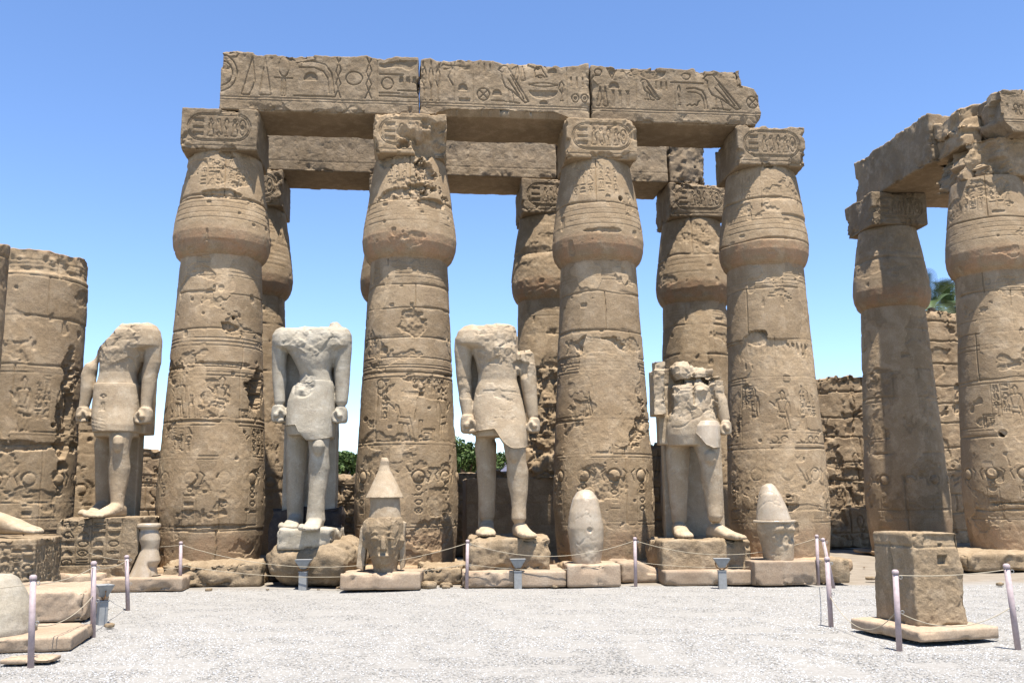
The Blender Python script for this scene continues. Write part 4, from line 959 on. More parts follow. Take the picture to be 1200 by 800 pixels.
bw4 = lambda V: sstep(zof(505), zof(480), V[:, 2]) * sstep(YS + .3, YS - .05, V[:, 1]) * np.where(V[:, 0] > A(840, 480, YS)[0], sstep(zof(475), zof(462), V[:, 2]), 1)
br4 = breakrough(bw4, .065)
def rough4(V, seed):      # the fragments meet in open cracks
    x1, x2 = A(783, 450, YS)[0], A(809, 440, YS)[0]; w = .012 * noise(V * 3, 5)
    g = -.10 * sstep(.035, .01, np.abs(V[:, 2] - zof(449) + .25 * w - .10 * (V[:, 0] - x2))) * (V[:, 0] > x1 - .05)
    g += -.09 * sstep(.03, .01, np.abs(V[:, 0] - x1 + w)) * (V[:, 2] > zof(487)) - .08 * sstep(.03, .01, np.abs(V[:, 0] - x2 + w)) * (V[:, 2] > zof(478))
    g += -.012 * sstep(.02, .006, np.abs(V[:, 2] - zof(492) - .10 * noise(V * 4, 9) - .5 * (V[:, 0] - x2) + 2 * w)) * (V[:, 0] > x1) * (V[:, 0] < x2 + .6)
    return br4(V, seed) + g * sstep(YS + .2, YS, V[:, 1])
s.build('body', M_gran, t, rough=rough4, seed=21, it=2)
k = Sculpt(YS); k.col([(494, 812, 840, .40, -.03), (500, 808, 843, .43, -.05), (515, 808, 843.5, .45, -.06), (530, 812, 842, .45, -.08)], 2.3)
def kcut4(V):
    n = noise(V * 3, 4); xs_ = [A(p, 500, YS)[0] for p in (808, 813, 820, 828, 843)]
    V[:, 2] = np.maximum(V[:, 2], np.interp(V[:, 0] + .02 * n, xs_, [zof(p) for p in (508, 514, 524, 528, 526)])); return V
k.build('kilt', M_polish, t, it=1, post=kcut4, seed=23)

# ------------------------------------------------------------------ pedestals, slabs, boulders
def block(name, x0p, x1p, ytop, ybot, Y, depth, label, cat, mat, seed=1, rz=0.0, z0=0.0, group=None, **kw):
    """box whose front face has the measured left, right, top and bottom at depth Y"""
    a, b = A(x0p, ybot, Y), A(x1p, ybot, Y); zt = A((x0p + x1p) / 2, ytop, Y)[2]
    W = (b[0] - a[0]) / math.cos(rz); R = rotz(rz)
    c = np.array([(a[0] + b[0]) / 2, Y, 0]) + R @ np.array([0, depth / 2, 0])
    kw.setdefault('res', .04)
    o = rough_box(name, (W, depth, zt - z0), (c[0], c[1], z0), rz, mat=mat, seed=seed, **kw)
    return tag(o, label, cat, group)
def ped1(U, V):
    R = Relief(U, V, .012, .019); w = U[-1] - U[0]
    for i in range(4):
        x = U[0] + .07 + i * w * .185; R.seg((x, V[-1] * .28), (x, V[-1] - .04)); y = V[-1] - .06
        for kx in random.Random(40 + i).choices(['bar', 'disc', 'loaf', 'lens', 'eye', 'trib', 'bowl', 'owl', 'dot'], k=5):
            glyph(R, kx, x + .03, y - .15, w * .145, .12); y -= .165
    R.seg((U[0] + .07 + 4 * w * .185, V[-1] * .28), (U[0] + .07 + 4 * w * .185, V[-1] - .04)); R.seg((U[0], V[-1] * .26), (U[0] + w * .8, V[-1] * .26), .022, .03)
    return R.H
def ped1d(P):      # lower corners broken round
    x, z = P[:, 0], P[:, 2]; n = fbm(P, 2.5, 4, 3)
    lo = -.60 + .75 * sstep(.45, 1.0, np.abs(x + .06) + .06 * n) ** 1.3
    P[:, 2] = np.where(z < 0, np.maximum(z, lo), z); return P
block('pedestal', 65, 158, 606, 676, 17.75, 1.6, 'inscribed pedestal with four columns of carved signs under the leftmost statue', 'pedestal', M_block, 3, rz=.1, z0=.17, front=ped1, deform=ped1d, fres=.0115, chips=.08, amp=.012, pits=.0)
block('plinth', 60, 122, 671, 689, 17.6, 1.9, 'low pinkish slab under the inscribed pedestal', 'slab', M_pink, 5, rz=.1, amp=.01)
block('foundation_stone', 188, 303, 659, 686, 18.2, 1.2, 'long cracked foundation stone at the foot of the leftmost front column', 'foundation stone', M_block, 7, rz=.07, amp=.04, chips=.15, rad=.05, pits=.08, group='foundation stones at the foot of the columns')
block('foundation_stone', 489, 545, 662, 684, 18.3, 1.0, 'crumbling pale foundation stone between the broken head and the third statue', 'foundation stone', M_block, 9, rz=.07, amp=.05, chips=.2, rad=.05, group='foundation stones at the foot of the columns')
block('foundation_stone', 728, 776, 658, 678, 18.3, 1.2, 'worn sloping foundation stone right of the egg-shaped stone', 'foundation stone', M_pink, 11, rz=.1, amp=.02, group='foundation stones at the foot of the columns', rad=.06,
      deform=lambda P: np.stack([P[:, 0], P[:, 1], np.where(P[:, 2] > 0, P[:, 2] - .14 * sstep(-.1, .45, P[:, 0]), P[:, 2])], -1))
# boulder under statue 2
block('boulder', 305, 415, 634, 690, 18.0, 1.9, 'big rounded rough boulder carrying the second statue', 'boulder', M_block, 13, rad=.40, amp=.06, freq=1.4, chips=.03, res=.035,
      deform=lambda P: np.stack([P[:, 0] * (1 + .05 * np.sin(P[:, 2] * 3)), P[:, 1], P[:, 2]], -1))
block('plinth', 324, 389, 619, 642, 18.1, 1.55, 'pale footing block broken at its right corner, between the second statue and its boulder', 'block', M_grang, 15, z0=zof(641, 18.0) - .02, rad=.05, amp=.02, chips=.08)
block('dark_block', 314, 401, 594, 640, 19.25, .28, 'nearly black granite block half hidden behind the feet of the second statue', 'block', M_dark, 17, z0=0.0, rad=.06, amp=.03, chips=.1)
block('boulder', 392, 418, 632, 672, 18.6, .8, 'sloping pale stone wedged between the rounded boulder and the crowned head', 'stone', M_block, 18, rad=.18, amp=.05)
# statue 3 base
block('pedestal', 549, 645, 630, 672, 17.95, 1.55, 'rough low pedestal under the third statue', 'pedestal', M_block, 19, rz=.04, z0=.24, rad=.06, amp=.03, chips=.12, freq=3, res=.03)
block('slab', 541, 604, 669, 688, 17.6, 2.0, 'thin pink slab, left one of the pair under the pedestal of the third statue', 'slab', M_pink, 21, rz=.04, amp=.008)
block('slab', 604.5, 664, 669, 687, 17.6, 2.0, 'thin pink slab, right one of the pair under the pedestal of the third statue', 'slab', M_pink, 23, rz=.04, amp=.008)
block('slab', 665, 728, 661, 686, 17.55, 1.0, 'square pink slab carrying the egg-shaped stone', 'slab', M_pink, 25, rz=.04, amp=.006)
# statue 4 base
block('pedestal', 800, 882, 633, 671, 18.0, 1.55, 'rough squared pedestal under the shattered statue', 'pedestal', M_block, 27, rz=.10, z0=.22, rad=.05, amp=.025, chips=.1, freq=3, res=.03,
      deform=lambda P: np.stack([np.where(P[:, 0] < 0, P[:, 0] * (1 + .0 * P[:, 1]), P[:, 0]), P[:, 1], P[:, 2]], -1)) if False else \
block('pedestal', 776, 882, 632, 671, 18.0, 1.55, 'rough squared pedestal under the shattered statue', 'pedestal', M_block, 27, rz=.06, z0=.22, rad=.05, amp=.025, chips=.1, freq=3, res=.03)
block('slab', 780, 884, 668, 685, 17.65, 1.95, 'long thin pink slab under the pedestal of the shattered statue', 'slab', M_pink, 29, rz=.04, amp=.006)
block('slab', 885, 958, 657, 685, 17.5, 1.2, 'two-course pinkish slab carrying the banded crown', 'slab', M_pink, 31, rz=.05, amp=.006, front=lambda U, V: (lambda R: (R.seg((U[0], V[-1] * .5), (U[-1], V[-1] * .5)), R.H)[-1])(Relief(U, V, .01, .02)), fres=.025)
block('slab', 398, 492, 671, 692, 17.35, 1.1, 'pinkish slab carrying the worn head with the tall pointed crown', 'slab', M_pink, 33, rz=.02, amp=.006)
block('slab', 120, 211, 677, 692, 17.4, 1.0, 'pinkish slab carrying the bell-shaped pale fragment', 'slab', M_pink, 35, rz=.12, amp=.006)
block('stone_block', 961, 995, 655, 680, 17.9, .7, 'small speckled grey block leaning at the right end of the pink slabs', 'block', M_block, 37, rz=-.15, amp=.02, chips=.08)
block('column_step', 1130, 1290, 647, 667, 20.3, 4.0, 'low stone step under the cropped right column', 'step', M_block, 39, rz=.08, amp=.02, chips=.1, rad=.07)
# free-standing block at the right
cb = np.array([4.72, 11.35, 0])
o = rough_box('slab', (1.06, 1.22, .13), (cb[0] + .06, cb[1] + .05, 0), .28, .03, M_pink, None, rad=.015, amp=.006, seed=41, chips=.03)
tag(o, 'thin pale slab lying on the gravel under the free-standing block', 'slab')
def sb_left(U, V):
    R = Relief(U, V, .035, .05); R.seg((.02, V[0]), (.05, V[-1] - .14), .035, .06); R.seg((U[0], V[-1] - .15), (U[-1], V[-1] - .15), .02, .02); return R.H
def sb_front(U, V):
    R = Relief(U, V, .015, .03); R.fill([(.00, V[-1] * .66), (.13, V[-1] * .66), (.13, V[-1] * .75), (0, V[-1] * .75)], .09); R.fill([(.03, V[-1] * .84), (.10, V[-1] * .84), (.10, V[-1] * .88), (.03, V[-1] * .88)], .04)
    R.seg((U[0], V[-1] - .16), (U[-1], V[-1] - .16), .015, .012)
    P = np.stack([U[None] + 0 * V[:, None], 0 * U[None] + 0 * V[:, None], V[:, None] + 0 * U[None]], -1)
    R.H -= .007 * sstep(0, .3, fbm(P, 3, 4, 9)) * sstep(.75, .5, V)[:, None] + .03 * sstep(V[-1] - .2, V[-1] - .1, V)[:, None] * sstep(-.1, .3, fbm(P, 5, 4, 4)); return R.H
def taper(P): k = 1 - .06 * (P[:, 2] + .55) / 1.1; P[:, 0] *= k; P[:, 1] *= k; return P
o = rough_box('stone_block', (.66, .84, 1.04), (cb[0] + .09, cb[1] + .12, .125), .20, .025, M_block, None, rad=.025, amp=.012, freq=3, seed=43, chips=.025, left=sb_left, front=sb_front, deform=taper, fres=.012, yres=.025)
tag(o, 'free-standing waist-high stone block with a square socket hole, on a slab in the gravel', 'block')

# ------------------------------------------------------------------ fragments on the slabs
def lathe_px(s, cx, rows, e=2.0, dy=0): return s.col([(py, cx - r, cx + r, s.px(r)) for py, r in rows], e, dy)
s = Sculpt(17.9); s.col([(613, 162, 188, .21), (617, 161, 188, .22), (620, 166, 184, .15), (624, 164, 186, .18), (632, 163.5, 187, .19), (639, 166, 186, .165), (643, 166, 185, .155), (655, 161, 187, .21), (668, 155, 189, .26), (678, 150, 190, .29)], 2)
tag(s.build('crown_fragment', M_polish, None, vox=.016, it=2, amp=.004, origin=A(171, 678, 17.9), seed=31,
    rough=lambda V, sd: -.08 * sstep(A(180, 670, 17.9)[0], A(186, 670, 17.9)[0], V[:, 0] - .1 * noise(V * 4)) * sstep(zof(652, 17.9), zof(660, 17.9), V[:, 2])), 'bell-shaped pale stone fragment with a knob and round rim', 'crown fragment')
s = Sculpt(18.0); s.col([(573, 682, 690, .06), (576, 676, 695, .16), (584, 671, 700, .25), (600, 667, 704, .31), (618, 665, 707, .34), (635, 667, 707, .33), (650, 669, 705, .30), (662, 672, 703, .27)], 2)
tag(s.build('stone_egg', M_polish, None, vox=.018, it=3, amp=.005, origin=A(686, 662, 18.0), seed=33,
    rough=lambda V, sd: -.03 * sstep(.06, .03, np.hypot(V[:, 0] - A(690, 621, 18)[0], V[:, 2] - zof(621, 18.))) + .009 * fbm(V, 8, 3, 5) * sstep(zof(636, 18.), zof(645, 18.), V[:, 2])), 'smooth egg-shaped crown top standing upright on a pink slab', 'crown fragment')
t = thing('crown_fragment', A(910, 658, 17.9), 'pale crown with a raised band, rounded cap above and rough bucket-shaped base below', 'crown fragment')
s = Sculpt(17.9); s.col([(566, 898, 904, .05), (569, 893, 908, .12), (580, 889, 915, .22), (595, 887, 922, .29), (610, 886, 927, .33)], 2)
s.build('cap', M_polish, t, vox=.018, it=2, amp=.003, seed=35)
s = Sculpt(17.9); s.col([(609, 883, 932, .39), (612, 883, 932, .39)], 2); s.build('band', M_polish, t, vox=.014, it=1, amp=.002)
s = Sculpt(17.9); s.col([(611, 886, 930, .36), (622, 888, 930, .35), (640, 893, 930, .31), (657, 896, 929, .28)], 2.2)
s.build('lower_part', M_gran, t, vox=.02, it=2, amp=.01, seed=37, rough=lambda V, sd: (.05 * fbm(V, 6, 4, 3) - .03) * sstep(.26, .18, np.hypot(V[:, 0] - A(915, 630, 17.9)[0], V[:, 2] - zof(628, 17.9))))
# head with tall crown
YH = 17.75
t = thing('crowned_bust', A(448, 671, YH), 'worn royal head with a battered face and a tall pointed white crown', 'statue head')
s = Sculpt(YH); s.col([(536, 447, 454, .05), (540, 446, 456, .09), (545, 445, 456, .085), (552, 443, 458, .12), (565, 437, 465, .22), (576, 432, 470, .29), (583, 428.5, 473, .34)], 2.0)
s.build('crown_tip', M_gran, t, vox=.014, it=2, amp=.003, seed=41)
s = Sculpt(YH); s.col([(582, 434, 468, .27), (598, 434, 469, .29), (612, 431, 471, .32)], 2.1)
s.build('crown_band', M_gran, t, vox=.02, it=2, amp=.006, seed=43)
s = Sculpt(YH)
s.col([(606, 430, 471, .31), (612, 426, 473, .35), (624, 426, 473, .37), (640, 431, 470, .36), (655, 435, 468, .33), (664, 438, 466, .28), (671, 438, 466, .26)], 2.2)
s.col([(606, 436, 464, .2, -.14), (616, 431, 467, .28, -.14), (632, 432, 466, .28, -.15), (648, 434, 465, .26, -.15), (660, 438, 462, .22, -.13), (666, 441, 459, .16, -.1)], 2.1)
s.limb([(449, 630, 2.6, -.44), (449, 637, 3, -.46), (449, 643, 3.8, -.46)])       # nose
s.limb([(443, 651, 1.8, -.41), (449, 651, 2.2, -.43), (455, 651, 1.8, -.41)])     # lips
for ex in (440, 458): s.limb([(ex - 3.5, 631, 1.3, -.38), (ex, 630, 2.0, -.42), (ex + 3.5, 631, 1.5, -.40)]); s.limb([(ex - 4.5, 625, 1.3, -.40), (ex, 623, 1.6, -.42), (ex + 4.5, 625, 1.3, -.40)])
for ex, sg in ((430, -1), (469, 1)): s.limb([(ex, 627, 3, -.1), (ex + sg * 2, 633, 3.4, -.12), (ex, 641, 2.6, -.1)])
s.build('face', M_block, t, vox=.014, it=1, amp=.012, seed=45, rough=lambda V, sd: .016 * facets(V, 6, 4) * sstep(YH, YH - .2, V[:, 1]))
for (p, nm) in (([(431, 609), (424, 618), (420, 640), (418, 664), (426, 668), (430, 640), (433, 622)], 'headcloth_wing'), ([(469, 608), (476, 612), (474, 630), (474, 664), (469, 668), (468, 640), (467, 620)], 'headcloth_wing')):
    g = Geo(); a = [A(x, y, YH - .02) for x, y in p]; n = len(a)
    V = np.array([q + [0, -.05, 0] for q in a] + [q + [0, .16, 0] for q in a]); i = np.arange(n); j = (i + 1) % n
    c0, c1 = V[:n].mean(0), V[n:].mean(0)
    g.add(np.concatenate([V, [c0, c1]]), np.stack([i, i + n, j + n, j], 1), np.concatenate([np.stack([i, j, np.full(n, 2 * n)], 1), np.stack([j + n, i + n, np.full(n, 2 * n + 1)], 1)]))
    s = Sculpt(YH); s.g = g; s.build(nm, M_gran, t, vox=.016, it=2, amp=.012, seed=47)

# ------------------------------------------------------------------ left foreground
t0 = rotz(.2)
o = rough_box('slab', (3.2, 1.35, .15), (-6.58, 10.95, 0), .24, .03, M_pink, None, rad=.012, amp=.006, seed=51, chips=.03); tag(o, 'thin pale slab in the bottom left corner behind the nearest rope post', 'slab')
o = rough_box('stone_chip', (.5, .3, .05), (-4.95, 9.98, 0), .1, .03, M_pink, None, rad=.02, amp=.01, seed=53); tag(o, 'flat stone chip lying beside the nearest rope post', 'stone')
s = Sculpt(11.0); s.col([(673, -12, 12, .12), (678, -18, 17, .24), (692, -26, 24, .36), (715, -32, 32, .46), (736, -35, 35, .50), (744, -33, 34, .48)], 2.1)
tag(s.build('domed_stone', M_grang, None, vox=.018, it=2, amp=.008, origin=A(0, 744, 11.0), seed=55), 'large smooth domed pale stone cropped by the left edge', 'stone')
pc = A(57, 737, 0 + 12.35)
o = rough_box('stone_block', (3.4, 1.75, .40), (-7.75, 13.75, 0), .22, .03, M_pink, None, rad=.03, amp=.02, seed=57, chips=.06); tag(o, 'long knee-high block with rough side behind the bottom left slab', 'block')
def ped0(U, V):
    R = Relief(U, V, .018, .03); rnd = random.Random(5)
    for i in range(7): R.seg((U[0], V[-1] * (.1 + i * .13)), (U[-1], V[-1] * (.1 + i * .13)), .012, .014)
    for j in range(6):
        for i in range(int((U[-1] - U[0]) / .17)): glyph(R, rnd.choice(TALL + SMALL), U[0] + .03 + i * .17, V[-1] * (.11 + j * .13), .13, V[-1] * .11)
    return R.H
o = rough_box('pedestal', (2.4, 1.75, 1.02), (-9.10, 16.1, 0), .20, .03, M_block, None, rad=.02, amp=.014, seed=59, chips=.06, right=ped0, front=ped0, fres=.02, yres=.02); tag(o, 'pedestal with rows of small carved signs at the left edge, under a single stone foot', 'pedestal')
s = Sculpt(15.7); p0 = A(46, 626, 15.7)
d = np.array([.93, -.36, 0]); l = np.array([.36, .93, 0])
R = [ring(p0 + np.array([0, 0, 0]) - d * q + np.array([0, 0, hh / 2]), w, hh / 2, 2.5, 24, l, (0, 0, 1)) for q, w, hh in ((.10, .17, .12), (.3, .19, .16), (.55, .18, .26), (.8, .17, .33), (1.0, .17, .38), (1.25, .14, .36))]
s.g.loft(R)
for i in range(5): b = p0 - d * (.16 + .03 * i) + l * (-.14 + .07 * i) + np.array([0, 0, .055]); s.g.tube([b, b + d * .12, b + d * .2 - np.array([0, 0, .01])], [.045, .045, .034], 8)
tag(s.build('foot_fragment', M_gran, None, vox=.018, it=2, amp=.006, origin=p0 - d * .7, seed=61), 'broken-off pale stone foot with toes on the carved pedestal at the left edge', 'statue foot')
# ------------------------------------------------------------------ rope posts and ropes
def ground_z(x, y):
    P = np.array([[x, y, 0.0]]); return float((.03 * noise(P * .5, 2) + .012 * noise(P * 1.9, 4) - .03)[0])
PG = 'faded pink rope posts round the monuments'
def proto_post():
    t = thing('rope_post', (0, 0, 0), '', 'post', PG)
    g = Geo(); g.tube([(0, 0, -.03), (0, 0, .84)], [.032, .030], 14, False); g.obj('pole', M_post, t, True)
    g = Geo(); g.tube([(0, 0, .835), (0, 0, .85), (0, 0, .872), (0, 0, .885)], [.034, .037, .035, .02], 14, False); g.obj('cap', M_post, t, True)
    g = Geo(); a = np.linspace(0, 2 * np.pi, 13)[:-1]
    for z in (.80, .42):
        g = Geo(); ptsr = [np.array([.045 + .018 + .018 * math.cos(q), 0, z + .018 * math.sin(q)]) - np.array([.01, 0, 0]) for q in a] ; ptsr.append(ptsr[0])
        g.tube(ptsr, .004, 6, False); g.obj('ring', M_grey, t, True)
    return t
def copy_tree(o, parent=None):
    c = o.copy(); COL.objects.link(c); c.parent = parent
    for ch in list(o.children): copy_tree(ch, c)
    return c
posts = {}
POSTS = [('a', 36, 781, 39, 673, 'nearest rope post, at the bottom left in front of the domed stone'),
         ('b', 109, 745, 110, 657, 'rope post standing just left of the small floodlight with a crumpled shade'),
         ('c', 150, 713, 148.5, 650, 'rope post in front of the slab with the bell-shaped fragment'),
         ('d', 92, 688, 94.5, 638, 'rope post in front of the inscribed pedestal of the leftmost statue'),
         ('e', 211, 691, 212, 634, 'rope post at the right end of the slab with the bell-shaped fragment'),
         ('f', 547, 690, 548, 632, 'rope post at the left end of the thin pink slabs under the third statue'),
         ('g', 745, 688, 744, 629, 'rope post between the egg-shaped stone and the shattered statue'),
         ('h', 959, 684, 957, 626, 'upright rope post at the right end of the slab with the banded crown'),
         ('i', 977, 688, 964, 630, 'rope post leaning hard to the left by the small speckled block'),
         ('j', 974, 733, 969, 652, 'rope post standing in open gravel left of the free-standing block'),
         ('k', 1054, 761, 1049, 667, 'rope post right in front of the slab of the free-standing block'),
         ('l', 1193, 759, 1179, 660, 'rope post leaning left at the right edge of the picture')]
proto = proto_post()
for i, (k, bx_, by_, tx, ty, lab) in enumerate(POSTS):
    o = proto if i == 0 else copy_tree(proto)
    b = G(bx_, by_, -.02); tp = A(tx, ty, b[1]); b[2] = ground_z(b[0], b[1])
    sc = 1.0; up = tp - b; h = np.linalg.norm(up)
    o.location = b; o.rotation_euler = (0, math.atan2(up[0], up[2]), 0); o.scale = (1, 1, h / .885)
    o['label'] = lab; posts[k] = (b, up / h, h)
def pt(k, f): b, u, h = posts[k]; return b + u * h * f
RG = 'thin cords strung between the rope posts'
def rope(p, q, sag, label, r=.0048):
    n = 18; t_ = np.linspace(0, 1, n)[:, None]; P = p + (q - p) * t_; P[:, 2] -= (4 * t_ * (1 - t_))[:, 0] * sag
    P[:, 2] = np.maximum(P[:, 2], .03)
    g = Geo(); g.tube(P - p, r, 6, False); o = g.obj('rope', M_rope, None, True); o.location = [float(v) for v in p]
    tag(o, label, 'rope', RG)
rope(pt('a', .90), pt('b', .92), .05, 'upper cord from the nearest post to the post by the crumpled floodlight')
rope(pt('a', .45), pt('b', .55), .12, 'lower cord sagging from the nearest post to the post by the crumpled floodlight')
rope(pt('a', .90) + [-3.2, -.3, .0], pt('a', .90), .10, 'upper cord running out of the left edge from the nearest post')
rope(pt('b', .92), pt('c', .90), .05, 'short upper cord between the second and third posts on the left')
rope(pt('c', .90), pt('d', .90), .04, 'short upper cord from the bell fragment post back to the inscribed pedestal post')
rope(pt('d', .92), pt('e', .92), .03, 'upper cord passing in front of the bell-shaped fragment')
rope(pt('d', .45), pt('e', .45), .05, 'lower cord passing in front of the bell-shaped fragment')
rope(pt('e', .93), pt('f', .93), .42, 'long upper cord sagging in front of the boulder and the crowned head', .0058)
rope(pt('e', .50), pt('f', .50), .22, 'long lower cord in front of the boulder and the crowned head', .0058)
rope(pt('f', .93), pt('g', .93), .26, 'upper cord in front of the third statue and the egg-shaped stone', .0058)
rope(pt('f', .50), pt('g', .50), .12, 'lower cord in front of the third statue and the egg-shaped stone')
rope(pt('g', .93), pt('h', .93), .28, 'upper cord in front of the shattered statue and the banded crown', .0058)
rope(pt('g', .50), pt('h', .50), .12, 'lower cord in front of the shattered statue and the banded crown')
rope(pt('i', .9), pt('j', .92), .06, 'slack cord between the leaning post and the post in open gravel')
rope(pt('j', .45), pt('k', .5), .3, 'low slack cord between the post in open gravel and the one by the free-standing block')
rope(pt('k', .93), pt('l', .93), .03, 'taut upper cord passing in front of the free-standing block', .005)
rope(pt('k', .48), pt('l', .50), .18, 'lower cord sagging in front of the free-standing block', .005)

# ------------------------------------------------------------------ floodlights
def proto_flood():
    t = thing('floodlight', (0, 0, 0), '', 'floodlight', 'small ground floodlights aimed at the statues')
    g = Geo(); g.box((-.075, -.06, 0), (.075, .06, .30)); g.box((-.085, -.07, .30), (.085, .07, .312)); g.obj('post_box', M_grey, t)
    g = Geo()
    for sx in (-1, 1): g.tube([(0, 0, .31), (sx * .05, 0, .335), (sx * .105, 0, .37), (sx * .125, 0, .44)], .012, 6, False)
    g.obj('bracket', M_rust, t)
    g = Geo(); V = []
    for z, hx, hy in ((.36, .055, .05), (.38, .07, .06), (.50, .15, .11), (.515, .155, .115)): V += [(-hx, -hy, z), (hx, -hy, z), (hx, hy, z), (-hx, hy, z)]
    Q = [[3, 2, 1, 0], [12, 13, 14, 15]]
    for k in range(3):
        for i in range(4): Q.append([k*4+i, k*4+(i+1)%4, (k+1)*4+(i+1)%4, (k+1)*4+i])
    g.add(V, Q); h = g.obj('lamp_head', M_grey, t)
    g = Geo(); g.add([(-.06, -.062, .388), (.06, -.062, .388), (.135, -.112, .492), (-.135, -.112, .492)] + [(-.06, -.066, .388), (.06, -.066, .388), (.135, -.116, .492), (-.135, -.116, .492)], [[4, 5, 6, 7], [0, 3, 2, 1], [0, 1, 5, 4], [1, 2, 6, 5], [2, 3, 7, 6], [3, 0, 4, 7]])
    g.obj('glass', M_lens, t)
    return t
fp_ = proto_flood()
for i, (x, y, sc, rz_, lab) in enumerate([(355, 690, .96, 0, 'small floodlight in front of the rounded boulder'), (607, 689, .92, .05, 'small floodlight in front of the pedestal of the third statue'),
                                    (847, 690, .92, -.05, 'small floodlight in front of the shattered statue'), (119, 730, .92, -.9, 'small floodlight with a crumpled shade, nearest to the camera on the left'),
                                    (87, 690, .9, 0, 'small floodlight in front of the inscribed pedestal')]):
    o = fp_ if i == 0 else copy_tree(fp_)
    b = G(x, y, -.02); b[2] = ground_z(b[0], b[1]); o.location = b; o.scale = (sc, sc, sc * 1.12); o.rotation_euler = (0, 0, rz_); o['label'] = lab

# ------------------------------------------------------------------ loose stones
rs = random.Random(8)
for i, (x, y, w, lab) in enumerate([(1020, 678, .12, 'small tan stone on the sand left of the free-standing block'), (1027, 729, .07, 'tiny stone at the corner of the slab under the free-standing block'),
                                    (500, 688, .22, 'pale loose stone at the right end of the crowned head slab'), (523, 687, .16, 'small pale stone between the crowned head and the third statue'), (128, 733, .10, 'small dark stone at the foot of the crumpled floodlight')]):
    b = G(x, y, 0)
    o = rough_box('loose_stone', (w * 1.5, w, w * .55), (b[0], b[1], -.02), rs.uniform(-1, 1), .03, M_block, None, rad=w * .25, amp=.02, freq=6, seed=70 + i, chips=0); tag(o, lab, 'stone')

r2 = np.random.RandomState(21)
for i in range(34):
    x = r2.uniform(-6.2, 6.6); y = r2.uniform(17.75, 18.15) + .08 * abs(x) * (x > 0) * .5; w = r2.uniform(.035, .10)
    if i > 24: x, y = r2.uniform(6.5, 9.5), r2.uniform(17.5, 22)
    o = rough_box('loose_stone', (w * 1.5, w, w * .6), (x, y - .25, -.015), r2.uniform(-2, 2), .02, M_block, None, rad=w * .15, amp=.012, freq=9, seed=100 + i, chips=.02)
    tag(o, 'small rough chip of stone strewn along the foot of the monuments', 'stone', 'stone chips strewn along the monuments')
# ------------------------------------------------------------------ trees and the far building
def leaf_mat(name, c0, c1, c2):
    m = bpy.data.materials.new(name); t = nodes(m); bs = t.nodes['Principled BSDF']; bs.inputs['Roughness'].default_value = .6; bs.inputs['Specular IOR Level'].default_value = .25
    a = t.nodes.new('ShaderNodeAttribute'); a.attribute_name = 'tone'; r = t.nodes.new('ShaderNodeValToRGB'); t.links.new(a.outputs['Fac'], r.inputs[0])
    r.color_ramp.elements[0].color = (*c0, 1); r.color_ramp.elements[1].color = (*c2, 1); e = r.color_ramp.elements.new(.5); e.color = (*c1, 1)
    t.links.new(r.outputs[0], bs.inputs['Base Color'])
    return m
M_leaf = leaf_mat('acacia_leaf', (.025, .045, .010), (.05, .085, .018), (.11, .15, .04)); M_palm = leaf_mat('palm_leaf', (.03, .05, .015), (.055, .085, .025), (.10, .14, .045))
M_bark = plain('bark', (.10, .07, .05), .9, var=.3, scale=6)
def leaves(n, blobs, size, seed, name, mat, parent):
    r = np.random.RandomState(seed); k = r.randint(0, len(blobs), n); B = np.array(blobs)[k]
    d = r.normal(size=(n, 3)); d /= np.linalg.norm(d, axis=1, keepdims=True); rad = r.uniform(0, 1, (n, 1)) ** .45
    C = B[:, :3] + d * rad * B[:, 3:6]
    u = r.normal(size=(n, 3)); u /= np.linalg.norm(u, axis=1, keepdims=True); w = np.cross(u, r.normal(size=(n, 3))); w /= np.linalg.norm(w, axis=1, keepdims=True)
    s = size * r.uniform(.6, 1.4, (n, 1))
    V = np.stack([C - u * s, C - w * s * .45, C + u * s, C + w * s * .45], 1).reshape(-1, 3)
    o = make_mesh(name, V, np.arange(4 * n).reshape(n, 4), None, mat, parent, False)
    at = o.data.attributes.new('tone', 'FLOAT', 'POINT'); at.data.foreach_set('value', np.repeat(np.clip(r.uniform(0, 1, n) * .7 + (k % 5) * .07, 0, 1), 4)); return o
def tree(x, Y, zc, rx, rz_, label, seed, n=9000):
    t = thing('tree', (x, Y, 0), label, 'tree', 'trees beyond the ruined walls'); r = random.Random(seed)
    blobs = []
    for i in range(26):
        a = r.uniform(0, 6.28); q = math.sqrt(r.random()); bx_ = x + rx * q * math.cos(a); by_ = Y + rx * q * math.sin(a); bz = zc + rz_ * (1 - q * q) * r.uniform(.0, .8) + r.uniform(-.2, .25) * rz_
        s_ = rx * r.uniform(.16, .30); blobs.append((bx_, by_, bz, s_, s_, s_ * .7))
    leaves(n, blobs, .085, seed, 'crown', M_leaf, t)
    g = Geo(); g.tube([(x, Y, -.1), (x + .15, Y, zc * .35), (x - .1, Y, zc * .7)], [.26, .2, .15], 10)
    for b in blobs[::2]: g.tube([(x - .1 * r.random(), Y, zc * r.uniform(.45, .7)), ((x + b[0]) / 2, (Y + b[1]) / 2, zc * .82), b[:3]], [.10, .07, .03], 6)
    g.obj('trunk', M_bark, t, True)
tree(-7.4, 44, 2.8, 3.0, 1.0, 'round green acacia tree left of the tall pointed crown, above the low rubble wall', 3, 20000)
tree(-2.1, 40, 2.9, 1.8, 1.3, 'dark green tree glimpsed between the second column and the third statue', 5, 9000)
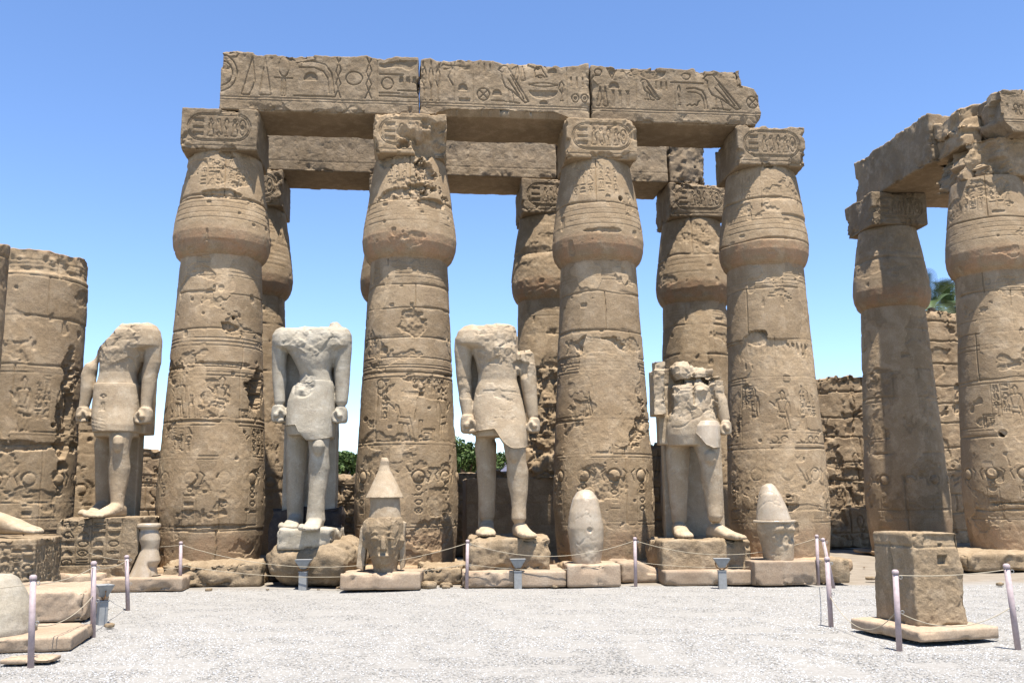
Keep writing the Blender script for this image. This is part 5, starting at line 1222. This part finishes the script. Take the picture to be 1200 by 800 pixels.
def palm(x, Y, z, label, seed, L=2.6):
    t = thing('palm_tree', (x, Y, 0), label, 'palm tree'); r = random.Random(seed)
    g = Geo(); g.tube([(x, Y, -.1), (x + .1, Y, z * .5), (x, Y, z)], [.24, .2, .17], 10); g.obj('trunk', M_bark, t, True)
    V, Q, T = [], [], []
    for i in range(34):
        a = r.uniform(0, 6.28); el = r.uniform(-.4, 1.5); l = L * r.uniform(.8, 1.1); p = np.array([x, Y, z]); dh = np.array([math.cos(a), math.sin(a), 0.0])
        m = 16; prev = p.copy(); tone = r.random()
        for k in range(m):
            e = el - 1.5 * (k / m) ** 1.5; d_ = dh * math.cos(e) + np.array([0, 0, math.sin(e)]); nx_ = prev + d_ * l / m; side = np.cross(d_, [0, 0, 1.0]); side /= np.linalg.norm(side) + 1e-6
            if k > 1:
                ll = .48 * math.sin(math.pi * (k + 1) / (m + 2)) + .08
                for sg in (-1, 1):
                    for h_ in (0, .5):
                        b0 = prev + (nx_ - prev) * h_; tip = b0 + side * sg * ll * .8 + d_ * ll * .6 + np.array([0, 0, .12 * ll]); n0 = len(V)
                        V += [b0, b0 + d_ * .045, tip + d_ * .012, tip]; Q.append([n0, n0 + 1, n0 + 2, n0 + 3]); T += [tone] * 4
            prev = nx_
    o = make_mesh('crown', np.array(V), np.array(Q), None, M_palm, t, False); at = o.data.attributes.new('tone', 'FLOAT', 'POINT'); at.data.foreach_set('value', T)
pb = A(1092, 366, 40); palm(pb[0], 40, pb[2] + .15, 'date palm whose upright fronds show above the tall right wall', 7, 2.0)
pb = A(1114, 366, 43); palm(pb[0], 43, pb[2] + .1, 'lower date palm with drooping fronds beside the upright one, above the tall right wall', 9, 1.9)
# far building
t = thing('building', (-8, 70, 0), 'long low whitish-lilac building far behind the low rubble wall', 'building')
M_far = plain('pale_plaster', (.62, .56, .60), .9, var=.06, scale=.5)
g = Geo(); g.box((-30, 70, 0), (22, 78, 4.35)); g.obj('wall', M_far, t)
g = Geo(); g.box((-30.2, 69.8, 4.35), (22.2, 78.2, 4.55)); g.obj('parapet', M_far, t)
g = Geo(); g.box((-30.05, 69.9, 2.55), (22.05, 69.998, 2.75)); g.obj('ledge', M_far, t)
for ob in list(bpy.data.objects):
    if '_org' in ob: del ob['_org']
